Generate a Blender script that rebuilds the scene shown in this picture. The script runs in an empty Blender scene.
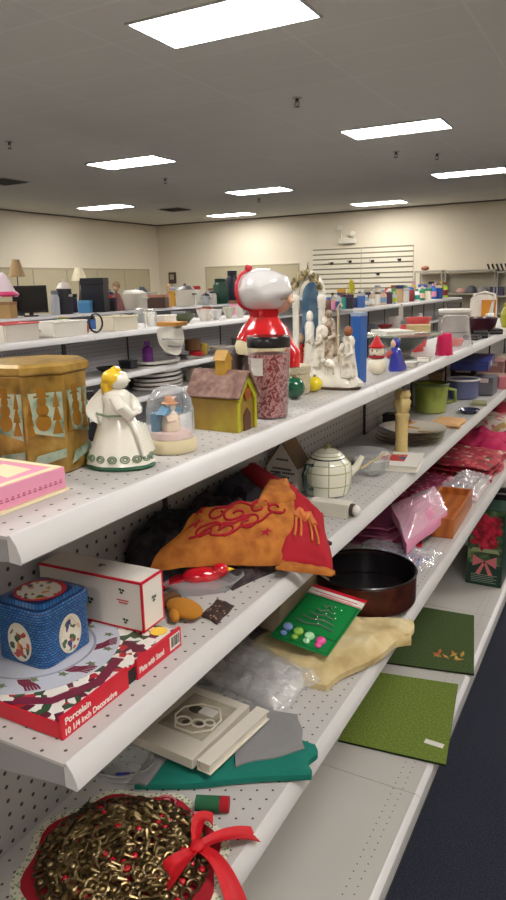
import bpy, bmesh, math, random
from mathutils import Vector, Matrix, noise
PI = math.pi
sc = bpy.context.scene
C = sc.collection
H = 1.60                      # eye height above the floor
FPX = 694.0
# ---------------------------------------------------------------- camera frame
def _n(v): v = Vector(v); return v.normalized()
_Yc = _n((638-253, -(276-450), -FPX)); _Xc = _n((1060+253, (316-450), FPX))
_Xc = (_Xc - _Yc*_Xc.dot(_Yc)).normalized(); _Zc = _Xc.cross(_Yc)
RC = Matrix((_Xc, _Yc, _Zc))
def ray(u, v): return RC @ Vector((u-253, -(v-450), -FPX)).normalized()
def P(u, v, z=0.0):           # point of the room seen at u,v lying at height z
    d = ray(u, v); return Vector((0, 0, H)) + d*((z-H)/d.z)
def PX(u, v, x):
    d = ray(u, v); return Vector((0, 0, H)) + d*(x/d.x)
def PY(u, v, y):
    d = ray(u, v); return Vector((0, 0, H)) + d*(y/d.y)
cam = bpy.data.cameras.new('camera'); cam_o = bpy.data.objects.new('camera', cam); C.objects.link(cam_o)
cam.sensor_fit = 'VERTICAL'; cam.sensor_height = 36; cam.lens = FPX/900*36; cam.clip_start = .02
cam_o.matrix_world = Matrix.Translation((0, 0, H)) @ RC.to_4x4()
sc.camera = cam_o
sc.view_settings.view_transform = 'Standard'; sc.view_settings.look = 'None'
sc.view_settings.gamma = 1; sc.view_settings.exposure = 0.0; sc.view_settings.use_curve_mapping = False
sc.cycles.max_bounces = 8; sc.cycles.transparent_max_bounces = 16
sc.cycles.use_denoising = True
sc.cycles.sample_clamp_indirect = 6
w = bpy.data.worlds.new('world'); sc.world = w; w.use_nodes = True
w.node_tree.nodes['Background'].inputs[0].default_value = (.05, .05, .05, 1)
w.node_tree.nodes['Background'].inputs[1].default_value = .2
# ---------------------------------------------------------------- materials
def lin(c):
    return tuple((x/255/12.92 if x/255 <= .04045 else ((x/255+.055)/1.055)**2.4) for x in c[:3]) + (1,)
MC = {}
def newmat(name):
    m = bpy.data.materials.new(name); m.use_nodes = True
    nt = m.node_tree; b = nt.nodes['Principled BSDF']; return m, nt, b
def mat(name, rgb, rough=.5, metal=0, coat=0, trans=0, alpha=1, emis=0, var=0, scale=30, ior=1.45, bump=0, sheen=0):
    if name in MC: return MC[name]
    m, nt, b = newmat(name)
    b.inputs['Base Color'].default_value = lin(rgb); b.inputs['Roughness'].default_value = rough
    b.inputs['Metallic'].default_value = metal; b.inputs['Coat Weight'].default_value = coat
    b.inputs['Coat Roughness'].default_value = .08
    b.inputs['Transmission Weight'].default_value = trans; b.inputs['IOR'].default_value = ior
    b.inputs['Alpha'].default_value = alpha; b.inputs['Sheen Weight'].default_value = sheen
    if emis: b.inputs['Emission Color'].default_value = lin(rgb); b.inputs['Emission Strength'].default_value = emis
    if var or bump:
        tc = nt.nodes.new('ShaderNodeTexCoord'); no = nt.nodes.new('ShaderNodeTexNoise')
        no.inputs['Scale'].default_value = scale; no.inputs['Detail'].default_value = 4
        nt.links.new(tc.outputs['Object'], no.inputs['Vector'])
        if var:
            mx = nt.nodes.new('ShaderNodeMix'); mx.data_type = 'RGBA'
            c = lin(rgb); mx.inputs[6].default_value = tuple(x*(1-var) for x in c[:3])+(1,)
            mx.inputs[7].default_value = tuple(min(1, x*(1+var)) for x in c[:3])+(1,)
            nt.links.new(no.outputs['Fac'], mx.inputs[0]); nt.links.new(mx.outputs[2], b.inputs['Base Color'])
        if bump:
            bp = nt.nodes.new('ShaderNodeBump'); bp.inputs['Strength'].default_value = bump; bp.inputs['Distance'].default_value = .01
            nt.links.new(no.outputs['Fac'], bp.inputs['Height']); nt.links.new(bp.outputs[0], b.inputs['Normal'])
    MC[name] = m; return m
def ramp(nt, fac, stops, interp='LINEAR'):
    r = nt.nodes.new('ShaderNodeValToRGB'); r.color_ramp.interpolation = interp
    e = r.color_ramp.elements
    while len(e) < len(stops): e.new(.5)
    for el, (p, c) in zip(e, stops): el.position = p; el.color = lin(c)
    nt.links.new(fac, r.inputs[0]); return r
def pattern(name, kind, stops, scale=20, rough=.5, interp='CONSTANT', coat=0, detail=3, stretch=(1, 1, 1), distort=0, bump=0, metal=0, alpha=1, trans=0):
    """noise / voronoi / wave / brick / checker pattern with a colour ramp"""
    if name in MC: return MC[name]
    m, nt, b = newmat(name)
    tc = nt.nodes.new('ShaderNodeTexCoord'); mp = nt.nodes.new('ShaderNodeMapping'); mp.inputs['Scale'].default_value = stretch
    nt.links.new(tc.outputs['Object'], mp.inputs[0])
    if kind == 'noise':
        t = nt.nodes.new('ShaderNodeTexNoise'); t.inputs['Detail'].default_value = detail; t.inputs['Distortion'].default_value = distort; out = t.outputs['Fac']
    elif kind == 'voronoi':
        t = nt.nodes.new('ShaderNodeTexVoronoi'); sp = nt.nodes.new('ShaderNodeSeparateColor')
        nt.links.new(t.outputs['Color'], sp.inputs[0]); out = sp.outputs[0]
    elif kind == 'cells':
        t = nt.nodes.new('ShaderNodeTexVoronoi'); out = t.outputs['Distance']
    elif kind == 'wave':
        t = nt.nodes.new('ShaderNodeTexWave'); t.inputs['Distortion'].default_value = distort; out = t.outputs['Fac']
    t.inputs['Scale'].default_value = scale
    nt.links.new(mp.outputs[0], t.inputs['Vector'])
    r = ramp(nt, out, stops, interp)
    nt.links.new(r.outputs[0], b.inputs['Base Color'])
    if bump:
        bp = nt.nodes.new('ShaderNodeBump'); bp.inputs['Strength'].default_value = bump; bp.inputs['Distance'].default_value = .004
        nt.links.new(out, bp.inputs['Height']); nt.links.new(bp.outputs[0], b.inputs['Normal'])
    b.inputs['Roughness'].default_value = rough; b.inputs['Coat Weight'].default_value = coat; b.inputs['Metallic'].default_value = metal
    b.inputs['Alpha'].default_value = alpha; b.inputs['Transmission Weight'].default_value = trans
    MC[name] = m; return m
def holes(name, rgb, axes, pitch=.0254, rad=.003, rough=.45, limits=None, stagger=True, hole=(62, 60, 60), var=.06):
    """punched sheet metal: a grid of dark round holes"""
    if name in MC: return MC[name]
    m, nt, b = newmat(name)
    N = nt.nodes.new; L = nt.links.new
    def mth(op, a, c=None, d=None):
        n = N('ShaderNodeMath'); n.operation = op
        for i, x in enumerate((a, c, d)):
            if x is None: continue
            if isinstance(x, (int, float)): n.inputs[i].default_value = x
            else: L(x, n.inputs[i])
        return n.outputs[0]
    tc = N('ShaderNodeTexCoord'); s = N('ShaderNodeSeparateXYZ'); L(tc.outputs['Object'], s.inputs[0])
    A, B_ = s.outputs[axes[0]], s.outputs[axes[1]]
    a = mth('DIVIDE', A, pitch); bb = mth('DIVIDE', B_, pitch)
    row = mth('FLOOR', a)
    if stagger:
        par = mth('MULTIPLY', mth('FLOORED_MODULO', row, 2), .5); bb = mth('ADD', bb, par)
    u = mth('SUBTRACT', mth('FRACT', a), .5); v = mth('SUBTRACT', mth('FRACT', bb), .5)
    d = mth('SQRT', mth('ADD', mth('MULTIPLY', u, u), mth('MULTIPLY', v, v)))
    mask = mth('LESS_THAN', d, rad/pitch)
    if limits:
        mask = mth('MULTIPLY', mask, mth('MULTIPLY', mth('GREATER_THAN', A, limits[0]), mth('LESS_THAN', A, limits[1])))
    no = N('ShaderNodeTexNoise'); no.inputs['Scale'].default_value = 6; no.inputs['Detail'].default_value = 5; L(tc.outputs['Object'], no.inputs['Vector'])
    c = lin(rgb)
    m1 = N('ShaderNodeMix'); m1.data_type = 'RGBA'; L(no.outputs['Fac'], m1.inputs[0])
    m1.inputs[6].default_value = tuple(x*(1-var) for x in c[:3])+(1,); m1.inputs[7].default_value = tuple(min(1, x*(1+var)) for x in c[:3])+(1,)
    m2 = N('ShaderNodeMix'); m2.data_type = 'RGBA'; L(mask, m2.inputs[0]); L(m1.outputs[2], m2.inputs[6]); m2.inputs[7].default_value = lin(hole)
    L(m2.outputs[2], b.inputs['Base Color']); b.inputs['Roughness'].default_value = rough
    MC[name] = m; return m
def clear(name, rgb=(235, 238, 240), a=.25, rough=.12):
    """thin clear plastic film or moulded shell"""
    if name in MC: return MC[name]
    m, nt, b = newmat(name)
    tr = nt.nodes.new('ShaderNodeBsdfTransparent'); mx = nt.nodes.new('ShaderNodeMixShader'); fr = nt.nodes.new('ShaderNodeLayerWeight')
    fr.inputs['Blend'].default_value = .35
    ad = nt.nodes.new('ShaderNodeMath'); ad.operation = 'ADD'; ad.use_clamp = True; ad.inputs[1].default_value = a
    nt.links.new(fr.outputs['Facing'], ad.inputs[0]); ml = nt.nodes.new('ShaderNodeMath'); ml.operation = 'MULTIPLY'; ml.inputs[1].default_value = .75
    nt.links.new(ad.outputs[0], ml.inputs[0])
    nt.links.new(ml.outputs[0], mx.inputs[0]); nt.links.new(tr.outputs[0], mx.inputs[1]); nt.links.new(b.outputs[0], mx.inputs[2])
    b.inputs['Base Color'].default_value = lin(rgb); b.inputs['Roughness'].default_value = rough; b.inputs['Specular IOR Level'].default_value = .8
    b.inputs['Transmission Weight'].default_value = .5
    nt.links.new(mx.outputs[0], nt.nodes['Material Output'].inputs[0])
    MC[name] = m; return m
# ---------------------------------------------------------------- mesh building
class MB:
    def __init__(s): s.v = []; s.f = []; s.m = []; s.mi = 0; s.uv = None
    def tf(s, i0, M):
        for i in range(i0, len(s.v)): s.v[i] = tuple(M @ Vector(s.v[i]))
    def face(s, ids): s.f.append(tuple(ids)); s.m.append(s.mi)
    def box(s, x0, x1, y0, y1, z0, z1, M=None):
        i = len(s.v)
        s.v += [(x0,y0,z0),(x1,y0,z0),(x1,y1,z0),(x0,y1,z0),(x0,y0,z1),(x1,y0,z1),(x1,y1,z1),(x0,y1,z1)]
        for q in ((3,2,1,0),(4,5,6,7),(0,1,5,4),(1,2,6,5),(2,3,7,6),(3,0,4,7)): s.face([i+k for k in q])
        if M is not None: s.tf(i, M)
        return s
    def cbox(s, c, d, rz=0, M=None):
        i = len(s.v); s.box(-d[0]/2, d[0]/2, -d[1]/2, d[1]/2, -d[2]/2, d[2]/2)
        s.tf(i, Matrix.Translation(c) @ (M if M is not None else Matrix.Rotation(rz, 4, 'Z'))); return s
    def lathe(s, prof, n=32, M=None, sx=1, sy=1, close=False, wob=None):
        i0 = len(s.v); k = len(prof)
        for j in range(n):
            a = 2*PI*j/n; 
            for (r, z) in prof:
                w_ = wob(a, z) if wob else 1
                s.v.append((r*w_*math.cos(a)*sx, r*w_*math.sin(a)*sy, z))
        for j in range(n):
            for q in range(k-1):
                a = i0+j*k+q; b = i0+((j+1) % n)*k+q; s.face((a, b, b+1, a+1))
        if prof[0][0] > 1e-5 and not close: s.face([i0+j*k for j in range(n)][::-1])
        if prof[-1][0] > 1e-5 and not close: s.face([i0+j*k+k-1 for j in range(n)])
        if M is not None: s.tf(i0, M)
        return s
    def cyl(s, p0, p1, r0, r1=None, n=16):
        r1 = r0 if r1 is None else r1; p0 = Vector(p0); p1 = Vector(p1); d = p1-p0
        M = Matrix.Translation(p0) @ d.to_track_quat('Z', 'Y').to_matrix().to_4x4()
        return s.lathe([(r0, 0), (r1, d.length)], n, M)
    def ell(s, c, r, nu=20, nv=12, M=None, bumpf=None):
        i0 = len(s.v)
        for a in range(nv+1):
            t = PI*a/nv
            for b in range(nu):
                p = 2*PI*b/nu; x, y, z = math.sin(t)*math.cos(p), math.sin(t)*math.sin(p), math.cos(t)
                k = bumpf(x, y, z) if bumpf else 1
                s.v.append((x*r[0]*k, y*r[1]*k, z*r[2]*k))
        for a in range(nv):
            for b in range(nu):
                q = i0+a*nu; c2 = (b+1) % nu
                s.face((q+b, q+nu+b, q+nu+c2, q+c2))
        T = Matrix.Translation(c)
        s.tf(i0, T @ M if M is not None else T); return s
    def prism(s, poly, z0, z1, M=None):
        i = len(s.v); n = len(poly)
        s.v += [(p[0], p[1], z0) for p in poly]+[(p[0], p[1], z1) for p in poly]
        s.face([i+k for k in range(n)][::-1]); s.face([i+n+k for k in range(n)])
        for k in range(n): s.face((i+k, i+(k+1) % n, i+n+(k+1) % n, i+n+k))
        if M is not None: s.tf(i, M)
        return s
    def tube(s, pts, r, n=8, closed=False):
        pts = [Vector(p) for p in pts]; k = len(pts); i0 = len(s.v); up = None
        for j, p in enumerate(pts):
            a = pts[(j-1) % k] if (closed or j) else p; b = pts[(j+1) % k] if (closed or j < k-1) else p
            t = (b-a).normalized() if (b-a).length > 1e-9 else Vector((0, 0, 1))
            if up is None: up = t.orthogonal().normalized()
            up = (up-t*up.dot(t)); up = up.normalized() if up.length > 1e-6 else t.orthogonal().normalized(); sd = t.cross(up)
            rr = r[j] if isinstance(r, (list, tuple)) else r
            for q in range(n):
                an = 2*PI*q/n; s.v.append(tuple(p+up*rr*math.cos(an)+sd*rr*math.sin(an)))
        for j in range(k if closed else k-1):
            for q in range(n):
                a = i0+j*n; b = i0+((j+1) % k)*n; s.face((a+q, a+(q+1) % n, b+(q+1) % n, b+q))
        if not closed: s.face([i0+q for q in range(n)][::-1]); s.face([i0+(k-1)*n+q for q in range(n)])
        return s
    def grid(s, fn, nu, nv, thick=0):
        """surface fn(u,v)->point, closed slab when thick"""
        i0 = len(s.v); pts = [[Vector(fn(a/nu, b/nv)) for b in range(nv+1)] for a in range(nu+1)]
        W = nv+1
        for a in range(nu+1):
            for b in range(nv+1): s.v.append(tuple(pts[a][b]))
        for a in range(nu):
            for b in range(nv):
                q = i0+a*W+b; s.face((q, q+W, q+W+1, q+1))
        if thick:
            i1 = len(s.v)
            for a in range(nu+1):
                for b in range(nv+1):
                    p = pts[a][b]; s.v.append((p.x, p.y, p.z-thick))
            for a in range(nu):
                for b in range(nv):
                    q = i1+a*W+b; s.face((q+1, q+W+1, q+W, q))
            rim = [(a, 0) for a in range(nu)]+[(nu, b) for b in range(nv)]+[(a, nv) for a in range(nu, 0, -1)]+[(0, b) for b in range(nv, 0, -1)]
            for j in range(len(rim)):
                A = rim[j]; B_ = rim[(j+1) % len(rim)]; qa = A[0]*W+A[1]; qb = B_[0]*W+B_[1]
                s.face((i0+qb, i0+qa, i1+qa, i1+qb))
        return s
    def ribbon(s, pts, w_, nrm=(0, 0, 1)):
        pts = [Vector(p) for p in pts]; nrm = Vector(nrm); i0 = len(s.v)
        for j, p in enumerate(pts):
            a = pts[max(0, j-1)]; b = pts[min(len(pts)-1, j+1)]; t = (b-a).normalized(); sd = t.cross(nrm).normalized()*(w_/2)
            s.v.append(tuple(p+sd)); s.v.append(tuple(p-sd))
        for j in range(len(pts)-1): q = i0+2*j; s.face((q, q+1, q+3, q+2))
        return s
    def build(s, name, mats, parent=None, smooth=True, bev=0, sub=0, ang=40, loc=None):
        me = bpy.data.meshes.new(name); me.from_pydata(s.v, [], s.f)
        if not isinstance(mats, (list, tuple)): mats = [mats]
        for m in mats: me.materials.append(m)
        me.polygons.foreach_set('material_index', s.m); me.update()
        if smooth:
            me.shade_smooth(); me.set_sharp_from_angle(angle=math.radians(ang))
        o = bpy.data.objects.new(name, me); C.objects.link(o)
        if parent is not None: o.parent = parent
        if loc is not None: o.location = loc
        if bev:
            b = o.modifiers.new('bevel', 'BEVEL'); b.width = bev; b.segments = 2; b.limit_method = 'ANGLE'
        if sub:
            b = o.modifiers.new('sub', 'SUBSURF'); b.levels = sub; b.render_levels = sub
        return o
def tag(o, label=None, cat=None, group=None, kind=None):
    if label: o['label'] = label
    if cat: o['category'] = cat
    if group: o['group'] = group
    if kind: o['kind'] = kind
    return o
def thing(name, label, cat, loc=(0, 0, 0), rz=0, group=None):
    o = bpy.data.objects.new(name, None); C.objects.link(o); o.location = loc; o.rotation_euler = (0, 0, rz)
    o.empty_display_size = .05
    return tag(o, label, cat, group)
def kids(o): return list(o.children)
def copy_tree(o, parent=None):
    c = o.copy(); C.objects.link(c); c.parent = parent
    for k in kids(o): copy_tree(k, c)
    return c
def dup(o, loc, rz=0, label=None, scale=1):
    c = copy_tree(o); c.location = loc; c.rotation_euler = (0, 0, rz); c.scale = (scale,)*3 if not isinstance(scale, tuple) else scale
    if label: c['label'] = label
    return c
def text(body, size, m, parent, M, name='lettering', depth=.0002, align='LEFT', bold=0, sx=1):
    cu = bpy.data.curves.new(name, 'FONT'); cu.body = body; cu.size = size; cu.extrude = depth; cu.align_x = align; cu.offset = bold
    cu.materials.append(m); f_ = bpy.data.objects.new(name, cu); me = bpy.data.meshes.new_from_object(f_); bpy.data.objects.remove(f_); o = bpy.data.objects.new(name, me); C.objects.link(o); o.parent = parent; o.matrix_local = M @ Matrix.Diagonal((sx, 1, 1, 1)); return o
def frameM(o, x, y):          # matrix from origin and two directions (x right, y up)
    x = Vector(x).normalized(); z = x.cross(Vector(y)).normalized(); y = z.cross(x)
    m = Matrix((x, y, z)).transposed().to_4x4(); m.translation = Vector(o); return m
def RX(a): return Matrix.Rotation(math.radians(a), 4, 'X')
def RY(a): return Matrix.Rotation(math.radians(a), 4, 'Y')
def RZ(a): return Matrix.Rotation(math.radians(a), 4, 'Z')
def TR(x, y, z): return Matrix.Translation((x, y, z))
# ================================================================= the room
XL, XR, YB, YF, ZC = -12.6, 3.2, 17.5, -4.5, H+1.776
m_wall = mat('cream wall paint', (230, 219, 198), .85, var=.03, scale=1.2)
m_carp = pattern('navy loop carpet', 'noise', [(.3, (14, 17, 30)), (.52, (25, 29, 46)), (.7, (54, 58, 76))], 260, .95, 'LINEAR', detail=2, bump=.4)
def ceiling_mat():
    m, nt, b = newmat('suspended ceiling tile')
    N = nt.nodes.new; L = nt.links.new
    tc = N('ShaderNodeTexCoord'); mp = N('ShaderNodeMapping'); L(tc.outputs['Object'], mp.inputs[0])
    br = N('ShaderNodeTexBrick'); br.offset = 0; br.inputs['Scale'].default_value = 1; br.inputs['Brick Width'].default_value = 1.22
    br.inputs['Row Height'].default_value = .61; br.inputs['Mortar Size'].default_value = .012; br.inputs['Mortar Smooth'].default_value = .1
    br.inputs['Color1'].default_value = lin((238, 234, 227)); br.inputs['Color2'].default_value = lin((235, 231, 224)); br.inputs['Mortar'].default_value = lin((242, 239, 233))
    mp.inputs['Location'].default_value = (-.05, .3, 0)
    L(mp.outputs[0], br.inputs['Vector']); L(br.outputs['Color'], b.inputs['Base Color'])
    no = N('ShaderNodeTexNoise'); no.inputs['Scale'].default_value = 60; L(tc.outputs['Object'], no.inputs['Vector'])
    bp = N('ShaderNodeBump'); bp.inputs['Strength'].default_value = .3; L(no.outputs['Fac'], bp.inputs['Height']); L(bp.outputs[0], b.inputs['Normal'])
    b.inputs['Roughness'].default_value = .9; return m
def struct(name, mb, m, **k):
    o = mb.build(name, m, **k); o['kind'] = 'structure'; return o
struct('floor', MB().box(XL-.2, XR+.2, YF-.2, YB+.2, -.1, 0), m_carp)
struct('ceiling', MB().box(XL-.2, XR+.2, YF-.2, YB+.2, ZC, ZC+.1), ceiling_mat())
struct('wall_left', MB().box(XL-.2, XL, YF-.2, YB+.2, 0, ZC), m_wall)
struct('wall_right', MB().box(XR, XR+.2, YF-.2, YB+.2, 0, ZC), m_wall)
struct('wall_back', MB().box(XL, XR, YB, YB+.2, 0, ZC), m_wall)
struct('wall_front', MB().box(XL, XR, YF-.2, YF, 0, ZC), m_wall)
m_base = mat('dark vinyl baseboard', (52, 46, 44), .6)
struct('baseboard_left', MB().box(XL, XL+.012, YF, YB, 0, .1), m_base)
struct('baseboard_back', MB().box(XL+.012, XR, YB-.012, YB, 0, .1), m_base)
m_trim = mat('ceiling wall angle', (120, 112, 102), .6)
struct('trim_1', MB().box(XL+.001, XL+.03, YF, YB, ZC-.03, ZC-.001), m_trim)
struct('trim_2', MB().box(XL+.03, XR, YB-.03, YB-.001, ZC-.03, ZC-.001), m_trim)
# ---- ceiling lights
m_diff = mat('lit light diffuser', (255, 252, 246), .5, emis=30)
m_lfr = mat('white enamel light frame', (200, 198, 194), .5)
def light_proto():
    t = thing('ceiling_light', '', 'light', (0, 0, 0))
    f = MB(); a, b_ = .61, .305
    for (x0, x1, y0, y1) in ((-a, a, -b_, -b_+.02), (-a, a, b_-.02, b_), (-a, -a+.02, -b_+.02, b_-.02), (a-.02, a, -b_+.02, b_-.02)):
        f.box(x0, x1, y0, y1, -.016, -.001)
    f.build('frame', m_lfr, t)
    MB().box(-a+.021, a-.021, -b_+.021, b_-.021, -.010, -.002).build('diffuser', m_diff, t)
    return t
LZ = ZC
vis = [((224, 20), -1.495, 2.585, 'large ceiling light nearest the camera, cut by the top of the photo'),
 (None, -1.52, 4.9, 'ceiling light on the right of the photo, second from the camera in its row'),
 (None, -3.73, 4.87, 'ceiling light on the left of the photo above the lamps and black screen'),
 (None, -3.72, 7.1, 'ceiling light near the middle of the ceiling above the white-haired figure'),
 (None, -1.5, 7.22, 'ceiling light at the right edge of the photo'),
 (None, -5.98, 7.24, 'small ceiling light furthest to the left by the left wall'),
 (None, -5.26, 9.15, 'small ceiling light in front of the back wall, left of the emergency light'),
 (None, -3.04, 9.15, 'small ceiling light in front of the back wall, right of the emergency light')]
proto_l = None
for i, (_, lx, ly, lab) in enumerate(vis):
    loc = (lx*1.776, ly*1.776, LZ)
    if proto_l is None: proto_l = light_proto(); proto_l.location = loc; proto_l['label'] = lab; o = proto_l
    else: o = dup(proto_l, loc, 0, lab)
    o['group'] = 'troffer lights in the suspended ceiling'
for (x, y) in ((-2.65, .6), (-6.6, .6), (-10.5, 4.5), (.9, .6), (.9, 4.6), (-2.65, -3), (-6.6, -3), (.9, -3), (1.3, 8.7), (1.3, 12.8), (-6.6, 4.6), (-10.6, .6), (-10.6, 8.8)):
    o = dup(proto_l, (x, y, LZ), 0, 'unseen ceiling light of the same kind, added for illumination'); o['group'] = 'troffer lights outside the picture'  # unseen lights behind and beside the camera, added for illumination
# ---- sprinklers, vents
m_brass = mat('dull sprinkler metal', (92, 84, 74), .4, metal=.7)
def sprinkler(u, v, lab):
    p = P(u, v, ZC); s = thing('fire_sprinkler', lab, 'sprinkler', (p.x, p.y, ZC), 0, 'sprinkler heads in the ceiling')
    MB().lathe([(.05, -.012), (.05, -.006), (.02, -.001)], 20).build('escutcheon', m_lfr, s)
    h = MB().lathe([(.014, -.045), (.018, -.03), (.012, -.005)], 12)
    for q in (-1, 1): h.tube([(q*.014, 0, -.04), (q*.024, 0, -.06), (q*.006, 0, -.085)], .004, 6)
    h.build('head', m_brass, s)
    MB().lathe([(.001, -.092), (.028, -.09), (.028, -.086), (.004, -.084)], 16).build('deflector', m_brass, s)
for (u, v, lab) in ((297, 97, 'sprinkler head in the middle of the ceiling below the largest light'), (9, 141, 'sprinkler head at the left edge of the ceiling'),
                    (165, 178, 'sprinkler head right of the light on the left'), (259, 198, 'sprinkler head below the light in the middle'),
                    (396, 151, 'sprinkler head left of two close together, below the light on the right'), (437, 153, 'sprinkler head right of two close together, below the light on the right')):
    sprinkler(u, v, lab)
m_vent = mat('dark ceiling vent', (88, 84, 80), .6)
for (u, v, lab) in ((175, 209, 'square slotted air vent in the ceiling by the room corner'), (4, 181, 'slotted air vent in the ceiling at the left edge')):
    p = P(u, v, ZC); vt = thing('ceiling_vent', lab, 'vent', (p.x, p.y, ZC))
    MB().box(-.3, .3, -.3, .3, -.008, -.001).build('frame', m_lfr, vt)
    k = MB()
    for q in range(9): k.cbox((0, -.24+q*.06, -.012), (.54, .012, .03), M=RX(35))
    k.build('louvre', m_vent, vt)
# ---- panels on the walls
m_tan = mat('tan hardboard wall panel', (190, 178, 148), .7, var=.05, scale=3)
m_tanf = mat('aluminium panel edge', (172, 162, 138), .5)
def wallpanel(name, lab, y0, y1, z0, z1, x=None, Y=None, x0=0, x1=0):
    t = thing(name, lab, 'wall panel', (0, 0, 0))
    if x is not None:
        MB().box(x+.002, x+.02, y0, y1, z0, z1).build('board', m_tan, t); f = MB()
        f.box(x+.02, x+.028, y0, y1, z1-.04, z1)
        n = round((y1-y0)/1.22)
        for q in range(n+1): yy = y0+(y1-y0-.03)*q/n; f.box(x+.02, x+.027, yy, yy+.03, z0, z1-.041)
    else:
        MB().box(x0, x1, Y-.02, Y-.002, z0, z1).build('board', m_tan, t); f = MB()
        f.box(x0, x1, Y-.028, Y-.02, z1-.04, z1)
        n = max(1, round((x1-x0)/1.22))
        for q in range(n+1): xx = x0+(x1-x0-.03)*q/n; f.box(xx, xx+.03, Y-.027, Y-.02, z0, z1-.041)
    f.build('edge_strip', m_tanf, t)
wallpanel('display_panel', 'long tan display panel along the left wall behind the lamps', 9.0, 17.0, .101, 2.12, x=XL)
wallpanel('display_panel', 'tan framed display panel on the back wall behind the dark green cylinders', 0, 0, .101, 2.14, Y=YB, x0=-10.95, x1=-8.0)
# slatwall
def slat_mat():
    m, nt, b = newmat('cream slatwall'); N = nt.nodes.new; L = nt.links.new
    b.inputs['Base Color'].default_value = lin((232, 224, 204)); b.inputs['Roughness'].default_value = .4; return m
m_slat = slat_mat(); m_groove = mat('slatwall groove', (140, 130, 106), .8)
sw = thing('slatwall', 'cream slatwall panel with horizontal grooves below the emergency light', 'slatwall', (0, 0, 0))
x0, x1, z0, z1 = -7.6, -4.9, .101, 2.47
for q in range(2):
    a = x0+(x1-x0)*q/2; b_ = x0+(x1-x0)*(q+1)/2-.012
    MB().box(a, b_, YB-.012, YB-.001, z0, z1).build('backing', m_groove, sw)
    s = MB(); n = 19; hgt = (z1-z0)/n
    for k in range(n): s.box(a, b_, YB-.03, YB-.012, z0+k*hgt, z0+(k+1)*hgt-.034)
    s.build('slat_board', m_slat, sw)
m_blk = mat('black plastic', (22, 22, 24), .4)
for (xx, zz) in ((-7.05, 2.1), (-5.95, 2.12), (-5.25, 2.13), (-6.55, 2.13), (-5.8, 1.8)):
    hk = MB().box(-.04, .04, -.012, 0, -.03, .03); hk.tube([(0, -.012, 0), (0, -.2, 0), (0, -.23, .03)], .006, 6)
    tag(hk.build('slatwall_hook', m_blk, loc=(xx, YB-.031, zz)), 'small black hook on the cream slatwall', 'hook', 'hooks on the slatwall')
# emergency light
e = thing('emergency_light', 'white emergency light box with lamp head high on the back wall', 'emergency light', (-6.6, YB-.001, 2.78))
MB().box(-.24, .2, -.09, 0, -.2, -.1+.02).build('battery_case', mat('off white plastic', (226, 220, 204), .5), e, bev=.008)
MB().cyl((-.21, -.03, -.08), (-.21, -.03, .12), .015).build('post', m_lfr, e)
for (xx, zz) in ((-.21, .15), (.14, -.0)):
    l = MB(); l.lathe([(.03, 0), (.075, .09), (.07, .1)], 16, TR(xx, -.03, zz) @ RX(70)); l.cyl((xx, -.02, -.1), (xx, -.02, zz), .012); l.build('lamp_head', MC['off white plastic'], e)
# wall picture by the corner
c_ = PX(154, 276, XL+.02) if False else PY(153, 278, YB-.02)
wp = thing('wall_phone', 'small dark wall phone box beside the room corner', 'wall phone', (XL+.5, YB-.001, 1.86))
MB().box(-.12, .12, -.06, 0, -.16, .16).build('case', mat('dark brown case', (78, 62, 50), .5), wp, bev=.01)
MB().box(-.07, .07, -.065, -.061, -.05, .1).build('faceplate', mat('pale faceplate', (170, 160, 140), .5), wp)

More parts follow.
